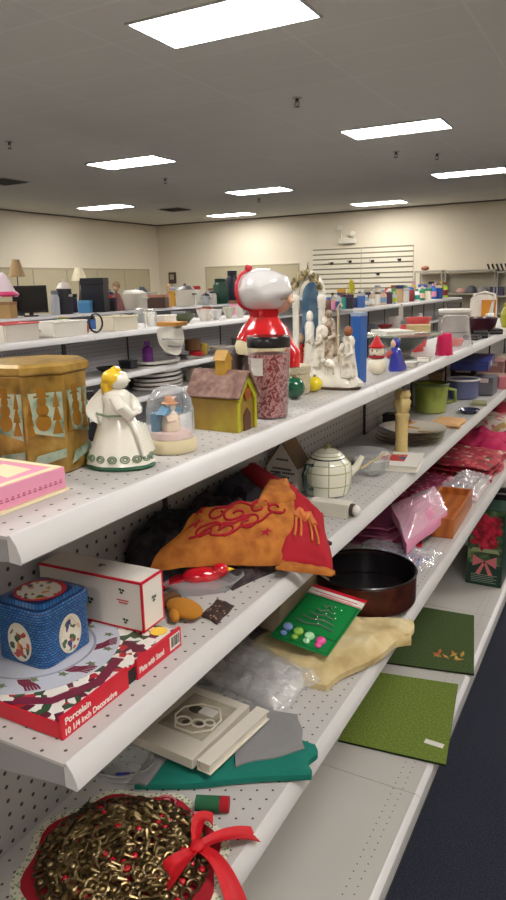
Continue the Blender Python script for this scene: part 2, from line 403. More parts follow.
# ================================================================= gondola shelving
ZT, Z2, Z3, ZB = H-.262, H-.531, H-.885, H-1.44
m_shelf = holes('white punched shelf steel', (190, 186, 184), (0, 1), rad=.0024)
m_deck = holes('white base deck steel', (190, 186, 181), (0, 1), rad=.0021, limits=(-.508, -.457))
m_lip = mat('white shelf rail', (204, 202, 203), .3, var=.03, scale=4)
m_end = mat('shaded white steel', (150, 148, 150), .5)  # white end plates; their shadow is put into the grey colour
m_peg = holes('grey pegboard steel', (168, 167, 172), (2, 1), rad=.0036, stagger=False, hole=(52, 50, 54))
m_upr = mat('dark upright steel', (70, 70, 74), .5)
m_kick = mat('dark kick plate', (60, 58, 60), .6)
def shelf(parent, xf, xb, y0, y1, z, side=1, deck=False, name='shelf'):
    """xf = outer lip x; side +1 the lip faces +x"""
    s = side
    m = MB()
    xi = xf-s*.013
    a, b_ = sorted((xi-s*.004, xb)); m.box(a, b_, y0+.001, y1-.001, z-.004, z)
    o = m.build(name, m_deck if deck else m_shelf, parent, smooth=False)
    r = MB()
    # curved price rail: rises 2 mm over the tray and swings outwards
    sec = [(xi-s*.006, z-.001), (xi-s*.004, z+.002), (xi-s*.001, z+.001), (xf-s*.006, z-.009), (xf-s*.001, z-.021), (xf, z-.029), (xf-s*.002, z-.031), (xi-s*.006, z-.03)]
    if deck: sec = [(xi-s*.01, z-.001), (xi-s*.006, z+.001), (xi, z-.001), (xf-s*.002, z-.008), (xf, z-.02), (xf, z-.05), (xf-s*.004, z-.05), (xi-s*.01, z-.03)]
    i = len(r.v); n = len(sec)
    r.v += [(x, y0+.001, zz) for x, zz in sec]+[(x, y1-.001, zz) for x, zz in sec]
    r.face([i+k for k in range(n)]); r.face([i+n+k for k in range(n)][::-1])
    for k in range(n): r.face((i+k, i+n+k, i+n+(k+1) % n, i+(k+1) % n))
    r.build('price_rail', m_lip, o, ang=25)
    if not deck:
        for yy in (y0, y1):
            b = MB()
            q = .0015 if yy == y0 else -.0035
            a, c = sorted((xi-s*.007, xb)); i0 = len(b.v)
            b.v += [(xi-s*.007, yy+q, z-.0045), (xb, yy+q, z-.0045), (xb, yy+q, z-.06), (xb+s*.05, yy+q, z-.06), (xi-s*.007, yy+q, z-.03)]
            b.v += [(x, y+.002, zz) for (x, y, zz) in b.v[i0:i0+5]]
            b.face([i0+k for k in range(5)]); b.face([i0+5+k for k in range(5)][::-1])
            for k in range(5): b.face((i0+k, i0+5+k, i0+5+(k+1) % 5, i0+(k+1) % 5))
            b.build('bracket', m_end, o, smooth=False)
    return o
def gondola(label, xc, y0, n, levels, fronts=(1,), top=ZT, L=1.22, base=True):
    g = thing('gondola_shelving', label, 'shelving', (0, 0, 0))
    for k in range(n):
        a = y0+k*L
        for q in (0, 1):
            MB().box(xc-.012, xc+.012, a+q*L/2+.004, a+(q+1)*L/2-.004, .1, top-.006).build('back_panel', m_peg, g, smooth=False)
        for s in fronts:
            for (z, d, i0, i1) in levels[s]:
                if i0 <= k < i1: shelf(g, xc+s*d, xc+s*.014, a, a+L, z, s, deck=(z < .3))
            MB().box(*sorted((xc+s*.38, xc+s*.39)), a, a+L, .0, ZB-.03).build('kick_plate', m_kick, g, smooth=False)
    for k in range(2*n+1):
        yy = y0+k*L/2
        u = MB().box(xc-.02, xc+.02, yy-.004 if k % 2 else yy-.014, yy+.004 if k % 2 else yy+.014, .0 if k % 2 == 0 else .1, top-.005)
        u.build('upright', m_upr, g, smooth=False)
    return g
XC = -.83
lv = {1: [(ZT, .266, 1, 9), (Z2, .318, 1, 9), (Z3, .370, 0, 9), (ZB, .416, 0, 9)], -1: [(Z2-.12, .318, 0, 9), (ZB, .416, 0, 9)]}
gondola('white pegboard-backed gondola shelving running from the foreground to the right edge', XC, -.72, 7, lv, (1, -1))
lv2 = {1: [(ZT, .27, 0, 9), (Z2+.02, .32, 0, 9), (ZT-.41, .34, 0, 9), (ZB, .416, 0, 9)], -1: [(ZT, .27, 0, 9), (Z2, .32, 0, 9), (ZB, .416, 0, 9)]}
gondola('second row of gondola shelving beyond the first, crowded with dishes and glass', -3.02, -.5, 5, lv2, (1, -1))
lv3 = {1: [(ZT, .3, 0, 9), (Z2, .32, 0, 9), (ZB, .416, 0, 9)], -1: [(ZT, .27, 0, 9), (ZB, .416, 0, 9)]}
gondola('far row of gondola shelving holding toiletries in front of the slatwall', -2.72, 6.6, 4, lv3, (1, -1))
gondola('third row of gondola shelving towards the left wall, holding screens and lamps', -5.6, 1.5, 9, lv3, (1, -1))
# ================================================================= things on the top shelf of the first row
cer = mat('white glazed ceramic', (232, 228, 218), .18, coat=.6, var=.04, scale=12)
cream = mat('cream glaze', (214, 200, 164), .35, coat=.2)
gold = pattern('antique gold leaf', 'noise', [(.3, (112, 86, 36)), (.5, (156, 122, 52)), (.72, (182, 150, 80))], 24, .35, 'LINEAR', metal=.12)
red = mat('bright red', (190, 26, 34), .45); dred = mat('deep red', (150, 18, 34), .6)
grn = mat('dark green', (26, 86, 56), .4); yel = mat('yellow glaze', (232, 190, 40), .3, coat=.4)
brn = mat('brown paint', (84, 54, 36), .6); blk = mat('black gloss', (20, 20, 22), .25)
def on(u, v, z, dx=0, dy=0): p = P(u, v, z); return (p.x+dx, p.y+dy, z+.0008)
# ---- octagonal gold tin with snowman scenes
g = thing('gold_tin', 'large eight-sided gold tin with snowman and tree scenes, at the left edge', 'tin', (-.772, .748, ZT+.0008), math.radians(8)); g.scale = (.78, .78, .87)
def octa(r, z, n=8, ph=22.5): return [(r*math.cos(math.radians(ph+360/n*k)), r*math.sin(math.radians(ph+360/n*k)), z) for k in range(n)]
m = MB(); rings = [(.086, 0), (.090, .012), (.095, .16), (.097, .168)]
for r, z in rings: m.v += octa(r, z)
for q in range(len(rings)-1):
    for k in range(8): m.face((q*8+k, q*8+(k+1) % 8, q*8+8+(k+1) % 8, q*8+8+k))
m.face(range(7, -1, -1)); m.face([24+k for k in range(8)])
m.build('body', gold, g, ang=20, bev=.003)
l = MB(); l.v += octa(.100, .169)+octa(.102, .172)+octa(.102, .181)+octa(.096, .186)
for q in range(3):
    for k in range(8): l.face((q*8+k, q*8+(k+1) % 8, q*8+8+(k+1) % 8, q*8+8+k))
l.face(range(7, -1, -1)); l.face([24+k for k in range(8)])
l.build('lid', gold, g, ang=20)
teal_print = pattern('turquoise scene print', 'noise', [(.3, (92, 112, 88)), (.5, (150, 168, 150)), (.7, (186, 190, 166))], 30, .4, 'LINEAR', metal=.2)
dgold = mat('dark gold print', (150, 106, 34), .4, metal=.4)
for k in range(8):
    a = math.radians(45*k); R_ = .0925*math.cos(math.radians(22.5))+.0018
    M = RZ(45*k) @ TR(R_-.0022, 0, .09) @ RY(90+0) @ RZ(90)   # facet frame: x across, y up
    M = RZ(45*k) @ TR(R_+.0004, 0, .105) @ Matrix(((0, 0, 1, 0), (1, 0, 0, 0), (0, 1, 0, 0), (0, 0, 0, 1))) @ RX(-1.9)
    p = MB(); p.prism([(-.024, -.03), (.031, -.042), (.033, .048), (-.028, .050)], 0, .0006, M)
    p.prism([(-.032, -.088), (.032, -.074), (.032, -.060), (-.02, -.068)], 0, .0006, M)
    p.build('scene_window', teal_print, g, smooth=False)
    s = MB()
    for (c0, c1, r) in ((-.004, -.014, .014), (-.004, .006, .011), (-.004, .021, .008)): s.prism([(c0+r*math.cos(t*PI/8), c1+r*math.sin(t*PI/8)) for t in range(16)], .0006, .0012, M)
    s.prism([(-.018, .027), (.010, .027), (.010, .030), (.004, .030), (.004, .043), (-.012, .043), (-.012, .030), (-.018, .030)], .0006, .0012, M)
    for (tx, s_) in ((.021, 1), (-.026, .7)):
        for j in range(3): s.prism([(tx-.011*s_*(1-j*.2), -.034+j*.022*s_), (tx+.009*s_*(1-j*.2), -.034+j*.022*s_), (tx, -.004+j*.022*s_)], .0006, .001, M)
    s.build('snowman_print', dgold, g, smooth=False)
# ---- pink box
p = thing('pink_box', 'flat pink gift box with cream lid border, left of the white angel', 'box', (-.722, .558, ZT+.0008))
pk = mat('pink card', (222, 148, 176), .5); pk2 = mat('pale cream card', (232, 218, 180), .5); pk3 = mat('dark pink', (176, 84, 122), .5)
MB().box(-.078, .078, -.108, .108, 0, .004).build('base', pk2, p)
MB().box(-.075, .075, -.105, .105, .0042, .033).build('lid', pk, p, bev=.001)
b_ = MB(); z = .0332
for (a0, a1, b0, b1) in ((-.073, .073, -.103, -.093), (-.073, .073, .093, .103), (-.073, -.063, -.093, .093), (.063, .073, -.093, .093)): b_.box(a0, a1, b0, b1, z, z+.0005)
b_.build('border', pk2, p)
b_ = MB(); b_.prism([(.03*math.cos(t*PI/12)-.0, .045*math.sin(t*PI/12)-.02) for t in range(24)], z, z+.0006); b_.prism([(-.02, .05), (.05, .03), (.045, .075), (-.01, .08)], z, z+.0004)
b_.build('picture', pk2, p)
b_ = MB()
for k in range(22):
    y = -.098+k*.0091; b_.box(.0751, .0756, y, y+.005, .013, .0145); b_.box(.0751, .0756, y+.001, y+.004, .016, .0175)
b_.build('printed_trim', pk3, p)
# ---- ceramic angel
a = thing('ceramic_angel', 'white ceramic angel figurine with yellow hair and green lace hem', 'figurine', on(121, 466, ZT), math.radians(20)); a.scale = (1.1, 1.1, .86)
def ruff(a_, z): return 1+.03*math.sin(9*a_)*max(0, 1-z/.07)
MB().lathe([(.0001, 0), (.046, 0), (.049, .003), (.047, .007), (.001, .008)], 40, sx=1, sy=.72).build('base_rim', grn, a)
MB().lathe([(.001, .0081), (.0475, .0081), (.046, .012), (.041, .03), (.034, .055), (.027, .078), (.020, .098), (.018, .108), (.021, .122), (.017, .132), (.008, .137), (.001, .138)], 44, sx=1, sy=.74, wob=ruff).build('gown', cer, a)
lace = mat('green lace glaze', (112, 132, 104), .3, coat=.4)
l = MB()
for k in range(16):
    t = 2*PI*k/16; c = Vector((.0445*math.cos(t), .0445*.74*math.sin(t), .020)); n_ = Vector((math.cos(t), math.sin(t)/.74, .25)).normalized()
    sd = n_.cross(Vector((0, 0, 1))).normalized(); up = sd.cross(n_)
    for rr in (.006, .003): l.tube([c+sd*rr*math.cos(q*PI/5)-up*rr*math.sin(q*PI/5) for q in range(10)], .0011, 5, True)
l.build('lace_hem', lace, a)
MB().ell((.004, 0, .151), (.015, .014, .0165)).build('head', cer, a)
h = MB(); h.ell((-.002, 0, .155), (.0165, .0165, .0155), bumpf=lambda x, y, z: 1+.05*math.sin(14*z)+.03*math.sin(9*x)); h.ell((-.010, 0, .142), (.010, .014, .016))
h.tube([(-.006, 0, .166), (0, .004, .172), (.006, 0, .168), (.002, -.005, .170)], .004, 6); h.build('hair', yel, a)
f = MB(); f.ell((.019, .0, .150), (.0025, .002, .0025)); 
f.build('nose', cer, a)
for s in (-1, 1):
    MB().tube([(.004, s*.017, .124), (.014, s*.024, .108), (.022, s*.017, .094), (.027, s*.007, .096)], [.008, .0105, .009, .005], 10).build('arm', cer, a)
    w_ = MB(); w_.grid(lambda u, v, s=s: (-.014-.004*v-.012*math.sin(PI*u)*v, s*(.004+.032*v*math.sin(PI*(.15+.7*u))), .09+.055*u-.01*v), 8, 6, .003); w_.build('wing', cer, a)
MB().tube([(-.022+.0, -.02, .098), (-.005, -.026, .094), (.015, -.026, .095)], .0022, 6).build('sleeve_trim', lace, a)
d = MB()
for k in range(5): d.tube([(.020+.003*k, (k-2)*.006, .088-.004*k), (.034, (k-2)*.008, .055), (.041, (k-2)*.01, .024)], .0035, 7)
d.build('gown_fold', cer, a)
# ---- snow globe
s = thing('snow_globe', 'clear domed snow globe on a cream base with a small figure inside', 'snow globe', on(172, 450, ZT)); s.scale = (.97, .97, .93)
MB().lathe([(.001, 0), (.041, 0), (.043, .003), (.042, .020), (.040, .024), (.001, .0245)], 40).build('base', cream, s)
MB().lathe([(.040, .0247), (.0405, .05), (.040, .072), (.036, .092), (.026, .107), (.012, .1145), (.0005, .116)], 40, close=True).build('dome', clear('clear dome', (230, 236, 242), .12, .04), s)
MB().lathe([(.001, .0247), (.038, .0247), (.034, .034), (.001, .036)], 28, wob=lambda a_, z: 1+.03*math.sin(7*a_)).build('snow_mound', mat('pinkish snow', (218, 190, 184), .6), s)
f = MB(); f.lathe([(.001, .036), (.016, .036), (.015, .05), (.011, .066), (.004, .072)], 20); f.ell((.001, 0, .078), (.009, .009, .010)); f.tube([(.0, .012, .062), (.006, .016, .054), (.012, .004, .055)], .0035, 8); f.tube([(.0, -.012, .062), (.006, -.016, .054), (.012, -.004, .055)], .0035, 8)
f.build('figure', mat('pale painted resin', (226, 206, 186), .5), s)
MB().lathe([(.013, .082), (.014, .084), (.009, .086), (.008, .095), (.001, .097)], 18).build('hat', mat('apricot felt', (206, 150, 110), .7), s)
hs = MB(); hs.box(-.026, -.012, -.02, .02, .034, .066); hs.prism([(-.024, .0), (.024, .0), (0, .02)], 0, .018, TR(-.012, 0, .066) @ RZ(90) @ RX(90)); hs.build('cottage', mat('sky blue paint', (84, 138, 176), .5), s)
MB().lathe([(.0402, .070), (.0407, .0705), (.0407, .0735), (.0402, .074)], 40, close=True).build('water_line', clear('clear dome', (230, 236, 242), .12, .04), s)
# ---- painted bird house
h = thing('bird_house', 'small gold and green painted wooden house with brown roof and chimney', 'ornament house', (-.664, 1.106, ZT+.0008), math.radians(-2))
wy = pattern('weathered gold green paint', 'noise', [(.3, (122, 90, 28)), (.55, (150, 122, 30)), (.75, (170, 156, 40))], 14, .4, 'LINEAR', coat=.3)
roofm = pattern('brown glitter roof', 'noise', [(.35, (108, 78, 70)), (.6, (142, 112, 102)), (.8, (164, 136, 126))], 60, .8, 'LINEAR', bump=.4)
w2, d2 = .05, .034
b_ = MB(); b_.prism([(-d2, 0), (d2, 0), (d2, .058), (0, .103), (-d2, .058)], -w2, w2, RZ(90) @ RX(90)); b_.build('body', wy, h, smooth=False)
for q in (-1, 1):
    r = MB(); r.box(-w2-.008, w2+.010, 0, .058, 0, .006, TR(0, q*(-.0), .107) @ RX(-q*0) @ (RX(-53) if q == 1 else RZ(180) @ RX(-53))); r.build('roof_slope', roofm, h, bev=.001)
c = MB(); c.box(-.008, .014, -.012, .010, .094, .128); c.prism([(-.014, 0), (.014, 0), (0, .018)], -.014, .012, TR(.003, -.001, .1282) @ RZ(90) @ RX(90)); c.build('chimney', pattern('mustard paint', 'noise', [(.4, (168, 120, 28)), (.6, (188, 146, 50))], 20, .5, 'LINEAR'), h, smooth=False)
yg = mat('yellow green trim', (172, 168, 36), .4)
b_ = MB()
for q in (-1, 1): b_.box(w2+.0005, w2+.004, -.003, .052, -.006, .005, TR(0, 0, .099) @ (RX(-53) if q == 1 else RX(53) @ TR(0, -.049, 0)))
for yy in (-d2, d2-.008): b_.box(w2+.0005, w2+.003, yy, yy+.008, 0, .056)
b_.build('gable_trim', yg, h)
MB().prism([(-.012, 0), (.012, 0), (.012, .03), (0, .042), (-.012, .03)], w2+.0005, w2+.002, RZ(90) @ RX(90) @ Matrix.Scale(-1, 4, (0, 0, 1)) if False else Matrix(((0, 0, 1, 0), (1, 0, 0, 0), (0, 1, 0, 0), (0, 0, 0, 1)))).build('door_panel', brn, h)
MB().cyl((w2+.001, 0, .068), (w2+.004, 0, .068), .011, n=20).build('round_window', mat('rust paint', (150, 76, 30), .5), h)
# ---- jar candle with black lid
j = thing('jar_candle', 'tall glass jar with red speckled filling and black lid, in front of the figurine', 'jar', on(270, 417, ZT))
MB().lathe([(.001, .003), (.032, .003), (.0345, .008), (.040, .125), (.040, .128), (.001, .129)], 40).build('filling', pattern('red speckled wax', 'noise', [(.32, (92, 22, 26)), (.44, (150, 60, 62)), (.52, (206, 160, 158)), (.62, (138, 34, 38))], 95, .45, 'LINEAR', detail=3, distort=.6), j)
MB().lathe([(.0005, 0), (.034, 0), (.0365, .004), (.0425, .13), (.043, .141), (.0415, .141)], 40, close=True).build('glass', clear('jar glass', (235, 238, 240), .04, .05), j)
MB().lathe([(.001, .1415), (.043, .1415), (.0435, .144), (.0435, .160), (.041, .163), (.001, .163)], 40).build('lid', blk, j)
t_ = MB(); t_.grid(lambda u, v: (.0412*math.cos(-2.15+u*.75), .0412*math.sin(-2.15+u*.75), .088+.034*v), 6, 1); t_.build('price_label', mat('white paper', (224, 220, 214), .7), j)
# ---- white-haired figurine (seen from behind)
q = thing('santa_figurine', 'tall figurine with round white hair, red cape and red hair band', 'figurine', (-.703, 1.352, ZT+.0008), math.radians(-3)); q.scale = (1.03, 1.03, .885)
MB().lathe([(.001, 0), (.05, 0), (.052, .01), (.048, .06), (.044, .11), (.046, .15), (.05, .165), (.03, .17), (.001, .17)], 32, sx=1, sy=.85).build('body', mat('dark brown robe', (70, 50, 44), .5), q)
MB().lathe([(.046, .128), (.062, .132), (.066, .148), (.060, .166), (.05, .17), (.001, .171)], 36, sx=1, sy=.85, wob=lambda a_, z: 1+.03*math.sin(8*a_)).build('fur_trim', mat('cream fur trim', (222, 208, 170), .5), q)
MB().lathe([(.060, .163), (.062, .168), (.050, .195), (.036, .212), (.031, .220), (.036, .238), (.028, .24), (.001, .24)], 36, sx=1, sy=.85).build('cape', mat('glossy red cape', (206, 30, 36), .2, coat=.7), q)
MB().tube([(-.052, .0, .150), (-.068, -.006, .120), (-.066, -.01, .08), (-.044, -.03, .05)], [.014, .016, .014, .011], 12).build('arm', MC['dark brown robe'], q)
MB().tube([(.052, .0, .160), (.070, -.004, .135), (.076, -.01, .10)], [.014, .016, .012], 12).build('arm', MC['glossy red cape'], q)
MB().ell((.022, .018, .262), (.034, .034, .036)).build('face', mat('flesh paint', (226, 188, 160), .4), q)
hb = MB(); hb.ell((.005, -.008, .283), (.060, .054, .050), 36, 24, bumpf=lambda x, y, z: 1+.025*math.sin(7*x+3*z)+.02*math.sin(9*z-4*x)); hb.build('hair', mat('white hair glaze', (226, 224, 226), .15, coat=.7), q)
bd = MB(); bd.tube([(-.030, -.008+.050*math.cos(t), .283+.046*math.sin(t)) for t in [k*2*PI/24 for k in range(24)]], .0035, 8, True); bd.tube([(-.034, -.006, .331), (-.03, -.012, .338), (-.022, -.012, .334)], .006, 8)
bd.build('hair_band', mat('coral red band', (206, 52, 66), .3), q)
gl = MB(); gl.tube([(.035+.0, -.038, .262), (.053, -.022, .262), (.058, -.0, .262)], .0018, 6); gl.build('glasses', mat('gold wire', (176, 140, 60), .3, metal=.8), q)
MB().ell((.058, .012, .256), (.007, .007, .007)).build('nose', MC['flesh paint'], q)
# red and yellow cloth doll behind
o = thing('red_yellow_doll', 'small red doll with yellow trim standing behind the tall red-caped figurine', 'doll', on(297, 384, ZT, -.02, .06))
MB().lathe([(.001, .0), (.020, 0), (.026, .02), (.022, .075), (.014, .10), (.001, .104)], 24).build('body', red, o)
MB().ell((0, 0, .116), (.014, .014, .015)).build('head', MC['flesh paint'], o)
t_ = MB()
for k in range(8): t_.ell((.024, -.012, .012+.011*k), (.006, .006, .006), 10, 6)
t_.build('trim_beads', yel, o)
# ---- green & yellow balls
for (u, v, r, mm, lb) in ((294, 399, .026, mat('glossy green ornament', (24, 88, 62), .2, coat=.6), 'dark green ball ornament beside the tall speckled jar'), (310, 393, .019, mat('glossy yellow ornament', (226, 206, 30), .25, coat=.6), 'bright yellow ball ornament touching the green ball')):
    loc = on(u, v, ZT); b_ = thing('ball_ornament', lb, 'ornament', loc, 0, 'ball ornaments')
    if r < .02: b_.location = (loc[0]+.004, loc[1]+.02, loc[2])
    MB().ell((0, 0, r), (r, r, r), 28, 18).build('ball', mm, b_)
    MB().lathe([(r*.22, 2*r-.001), (r*.22, 2*r+.004), (.001, 2*r+.0045)], 12).build('cap', gold, b_)
# ---- cream woven drum under/behind
dr = thing('woven_drum', 'cream textured round box behind the green and yellow balls', 'round box', (-.73, 1.54, ZT+.0008))
rf = pattern('cream twine weave', 'cells', [(0, (120, 108, 84)), (.4, (206, 194, 166))], 150, .8, 'LINEAR', stretch=(1, 1, 2.5), bump=.6)
MB().lathe([(.001, 0), (.046, 0), (.048, .004), (.048, .05), (.001, .051)], 32).build('body', rf, dr)
MB().lathe([(.001, .0515), (.050, .0515), (.051, .056), (.050, .068), (.001, .070)], 32).build('lid', rf, dr)
# ---- shrine
s = thing('arched_shrine', 'white columned shrine with blue niche, gilded crest and standing robed statue', 'shrine', (-.765, 1.745, ZT+.0008), math.radians(-4)); s.scale = (.78, .78, 1.02)
MB().box(-.068, .068, -.035, .04, 0, .03).build('base', cer, s, bev=.003)
for k in (-1, 1):
    c = MB(); c.lathe([(.015, .0305), (.017, .04), (.012, .046), (.0115, .205), (.015, .212), (.016, .222), (.012, .228)], 20, TR(k*.050, -.016, 0))
    for z in (.196, .203, .210): c.lathe([(.0145, z), (.0145, z+.004)], 20, TR(k*.050, -.016, 0))
    c.build('column', cer, s)
ar = MB(); ar.tube([(.050*math.cos(t), -.014, .228+.050*math.sin(t)) for t in [k*PI/16 for k in range(17)]], .0125, 12); ar.build('arch', cer, s)
n_ = MB(); n_.prism([(-.042, .03), (.042, .03), (.042, .22)]+[(.042*math.cos(t), .22+.042*math.sin(t)) for t in [k*PI/12 for k in range(1, 12)]]+[(-.042, .22)], -.004, .004, TR(0, .02, 0) @ RX(90)); n_.build('niche', pattern('blue niche paint', 'noise', [(.35, (70, 110, 150)), (.6, (120, 152, 178))], 20, .5, 'LINEAR'), s)
cr = MB()
random.seed(3)
for k in range(34):
    t = PI*(.08+.84*random.random()); rr = .040+.02*random.random(); cr.ell((rr*math.cos(t), -.028-.008*random.random(), .232+rr*math.sin(t)*.95), (.008, .005, .0075), 8, 6)
cr.lathe([(.007, .278), (.010, .288), (.004, .295), (.002, .305), (.0045, .31), (.0005, .316)], 10, TR(0, -.02, 0))
cr.build('gilded_crest', pattern('tarnished gilding', 'noise', [(.4, (92, 84, 62)), (.6, (176, 158, 112)), (.75, (214, 206, 184))], 70, .5, 'LINEAR'), s)
def robed(mb, x, y, z, h, r, lean=0, seg=18):
    mb.lathe([(.001, 0), (r, 0), (r*.95, h*.12), (r*.72, h*.4), (r*.62, h*.6), (r*.68, h*.74), (r*.5, h*.82), (r*.2, h*.85)], seg, TR(x, y, z) @ RY(lean), wob=lambda a_, zz: 1+.07*math.sin(6*a_))
    M = TR(x, y, z) @ RY(lean)
    c = M @ Vector((0, 0, h*.91)); mb.ell(c, (h*.085, h*.085, h*.1), 14, 10)
    return M
st = MB(); robed(st, 0, -.008, .031, .155, .024); st.tube([(.0, -.028, .13), (.012, -.034, .118), (0, -.036, .11)], .006, 8); st.build('robed_statue', cer, s)
# ---- nativity
nv = thing('nativity_group', 'white ceramic nativity group on an oval rocky base', 'figurine', (-.668, 1.655, ZT+.0008), math.radians(-5)); nv.scale = (1, 1, 1.08)
MB().lathe([(.001, 0), (.078, 0), (.083, .006), (.001, .0065)], 44, sy=.5, sx=1).build('base_rim', mat('brown base edge', (96, 74, 56), .6), nv)
rk = MB(); rk.lathe([(.001, .0066), (.080, .0066), (.082, .016), (.070, .030), (.062, .045), (.045, .066), (.03, .075), (.001, .078)], 48, sy=.5, wob=lambda a_, z: 1+.06*math.sin(7*a_+z*90)+.04*math.sin(13*a_-z*60)); rk.build('rocky_base', cer, nv)
antique = pattern('antiqued white ceramic', 'noise', [(.3, (150, 136, 116)), (.48, (226, 220, 208)), (.8, (236, 232, 224))], 45, .3, 'LINEAR', coat=.4)
bw = pattern('brown washed robe', 'noise', [(.4, (120, 92, 72)), (.6, (210, 196, 176))], 60, .5, 'LINEAR')
for (x, y, z, h_, r, ln, mm, nm) in ((-.034, -.008, .052, .115, .027, 10, antique, 'kneeling_figure'), (-.002, .0, .066, .115, .022, -4, bw, 'hooded_figure'), (.052, -.010, .030, .112, .022, 0, antique, 'shepherd_figure')):
    f = MB(); robed(f, x, y, z, h_, r, ln); f.tube([(x+.01, y-.012, z+h_*.68), (x+.018, y-.02, z+h_*.5), (x+.006, y-.024, z+h_*.45)], .005, 8); f.tube([(x-.01, y-.012, z+h_*.68), (x-.016, y-.02, z+h_*.5), (x-.002, y-.024, z+h_*.45)], .005, 8)
    f.build(nm, mm, nv)
MB().ell((.052, -.012, .134), (.011, .011, .012)).build('brown_head', mat('terracotta paint', (150, 92, 60), .5), nv)
MB().tube([(.028, -.016, .05), (.027, -.018, .12), (.026, -.016, .19), (.032, -.016, .198), (.036, -.016, .19)], .003, 8).build('staff', mat('ivory staff', (200, 184, 150), .5), nv)
lb = MB(); lb.ell((.008, -.03, .058), (.018, .009, .010)); lb.ell((-.006, -.034, .066), (.007, .006, .007)); 
for (dx, dy) in ((-.008, -.004), (-.008, .004), (.018, -.004), (.018, .004)): lb.cyl((.008+dx*.8, -.03+dy, .036), (.008+dx*.8, -.03+dy, .055), .0025, n=6)
lb.build('lamb', antique, nv)
# ---- blue box, snowman, blue robed figurine
bb = thing('blue_box', 'tall narrow bright blue box beside the nativity group', 'box', (-.634, 1.752, ZT+.0008), math.radians(-6)); bb.scale = (.62, .5, 1.0)
MB().box(-.025, .020, -.02, .06, 0, .176).build('body', mat('bright blue card', (42, 92, 168), .4), bb, bev=.001)
MB().box(-.026, .021, -.021, .061, .1765, .185).build('lid', mat('pale grey blue card', (150, 166, 196), .4), bb)
sn = thing('snowman_figurine', 'round white snowman figurine with red hat beside the blue box', 'figurine', on(373, 376, ZT, 0, .03))
sm = MB(); sm.ell((0, 0, .026), (.027, .026, .027), 24, 16); sm.ell((0, 0, .066), (.021, .02, .020), 22, 14); sm.build('body', mat('cream snow glaze', (228, 218, 196), .35), sn)
MB().lathe([(.023, .078), (.024, .082), (.016, .088), (.009, .102), (.002, .112), (.0005, .113)], 20).build('hat', red, sn)
f = MB()
for (dx, dz) in ((-.007, .070), (.007, .070), (0, .058)): f.ell((dx, -.0195, dz), (.0022, .002, .0022), 8, 6)
f.build('coal_eyes', blk, sn)
MB().lathe([(.020, .048), (.024, .05), (.023, .055), (.019, .056)], 20).build('scarf', dred, sn)
bf = thing('blue_robed_figurine', 'small kneeling figurine in a blue robe beside the snowman', 'figurine', on(394, 372, ZT, 0, .03))
MB().lathe([(.001, 0), (.026, 0), (.027, .01), (.018, .04), (.016, .06), (.008, .07), (.001, .072)], 20, RY(-6), wob=lambda a_, z: 1+.08*math.sin(5*a_)).build('robe', mat('royal blue glaze', (40, 48, 150), .25, coat=.5), bf)
hd = MB(); hd.ell((-.010, 0, .081), (.011, .011, .012)); hd.build('head', MC['flesh paint'], bf)
vl = MB(); vl.ell((-.006, .004, .082), (.014, .013, .015)); vl.build('veil', MC['royal blue glaze'], bf)
MB().tube([(-.014, -.012, .058), (-.028, -.014, .045), (-.026, -.004, .04)], [.008, .008, .005], 8).build('arm', mat('rose glaze', (186, 84, 84), .4), bf)
# ---- glass things further along
gls = clear('green tinted glass', (150, 176, 160), .3, .06); gl2 = clear('cut crystal', (232, 236, 236), .3, .05)
ct = thing('glass_cake_stand', 'green tinted glass platter raised on a dark glass bowl', 'cake stand', (-.70, 2.38, ZT+.0008))
MB().lathe([(.001, .078), (.10, .078), (.135, .083), (.135, .088), (.10, .084), (.001, .084)], 44).build('platter', gls, ct)
MB().lathe([(.001, .002), (.045, .002), (.03, .01), (.04, .03), (.085, .07), (.09, .0775), (.08, .0775), (.035, .032), (.001, .025)], 36).build('bowl', clear('dark glass', (70, 96, 90), .6, .1), ct)
x_ = MB(); x_.tube([(-.06, -.075, .004), (.02, -.09, .076)], .004, 8); x_.tube([(.0, -.09, .004), (-.075, -.075, .076)], .004, 8); x_.build('crossed_legs', mat('brushed steel', (180, 180, 180), .3, metal=.8), ct)
def booky(name, lab, loc, rz, d, cmat, pmat, cat='book', group=None):
    t = thing(name, lab, cat, loc, math.radians(rz), group); a, b, h_ = d
    c = MB(); c.box(-a/2, a/2, -b/2, b/2, 0, .002); c.box(-a/2, a/2, -b/2, b/2, h_-.002, h_); c.box(-a/2, -a/2+.002, -b/2, b/2, .002, h_-.002); c.build('cover', cmat, t)
    MB().box(-a/2+.0025, a/2-.004, -b/2+.004, b/2-.004, .0022, h_-.0022).build('pages', pmat, t); return t
paper = mat('off white paper', (222, 216, 204), .7); wht = mat('white card', (226, 222, 216), .5)
zp = ZT+.09
booky('white_book', 'thin white book lying on the glass platter', (-.72, 2.33, zp), 40, (.10, .14, .012), wht, paper)
bx = thing('beige_box', 'small beige box on the glass platter next to the white book', 'box', (-.66, 2.44, zp), .3); MB().box(-.04, .04, -.03, .03, 0, .016).build('body', mat('beige card', (196, 172, 124), .6), bx, bev=.001); MB().box(-.041, .041, -.031, .031, .0163, .024).build('lid', MC['beige card'], bx)
rd = thing('red_bowl', 'shallow red bowl turned upside down on the shelf behind the glass platter', 'bowl', (-.765, 2.66, ZT+.0008))
MB().lathe([(.066, 0), (.062, .02), (.045, .06), (.025, .09), (.022, .10), (.012, .10), (.001, .095)], 30).build('bowl', mat('matte red', (186, 52, 54), .5), rd)
rb = thing('red_bucket', 'translucent red plastic bucket beside the clear bin', 'bucket', (-.775, 2.86, ZT+.0008)); rb.scale = (.75, .75, 1)
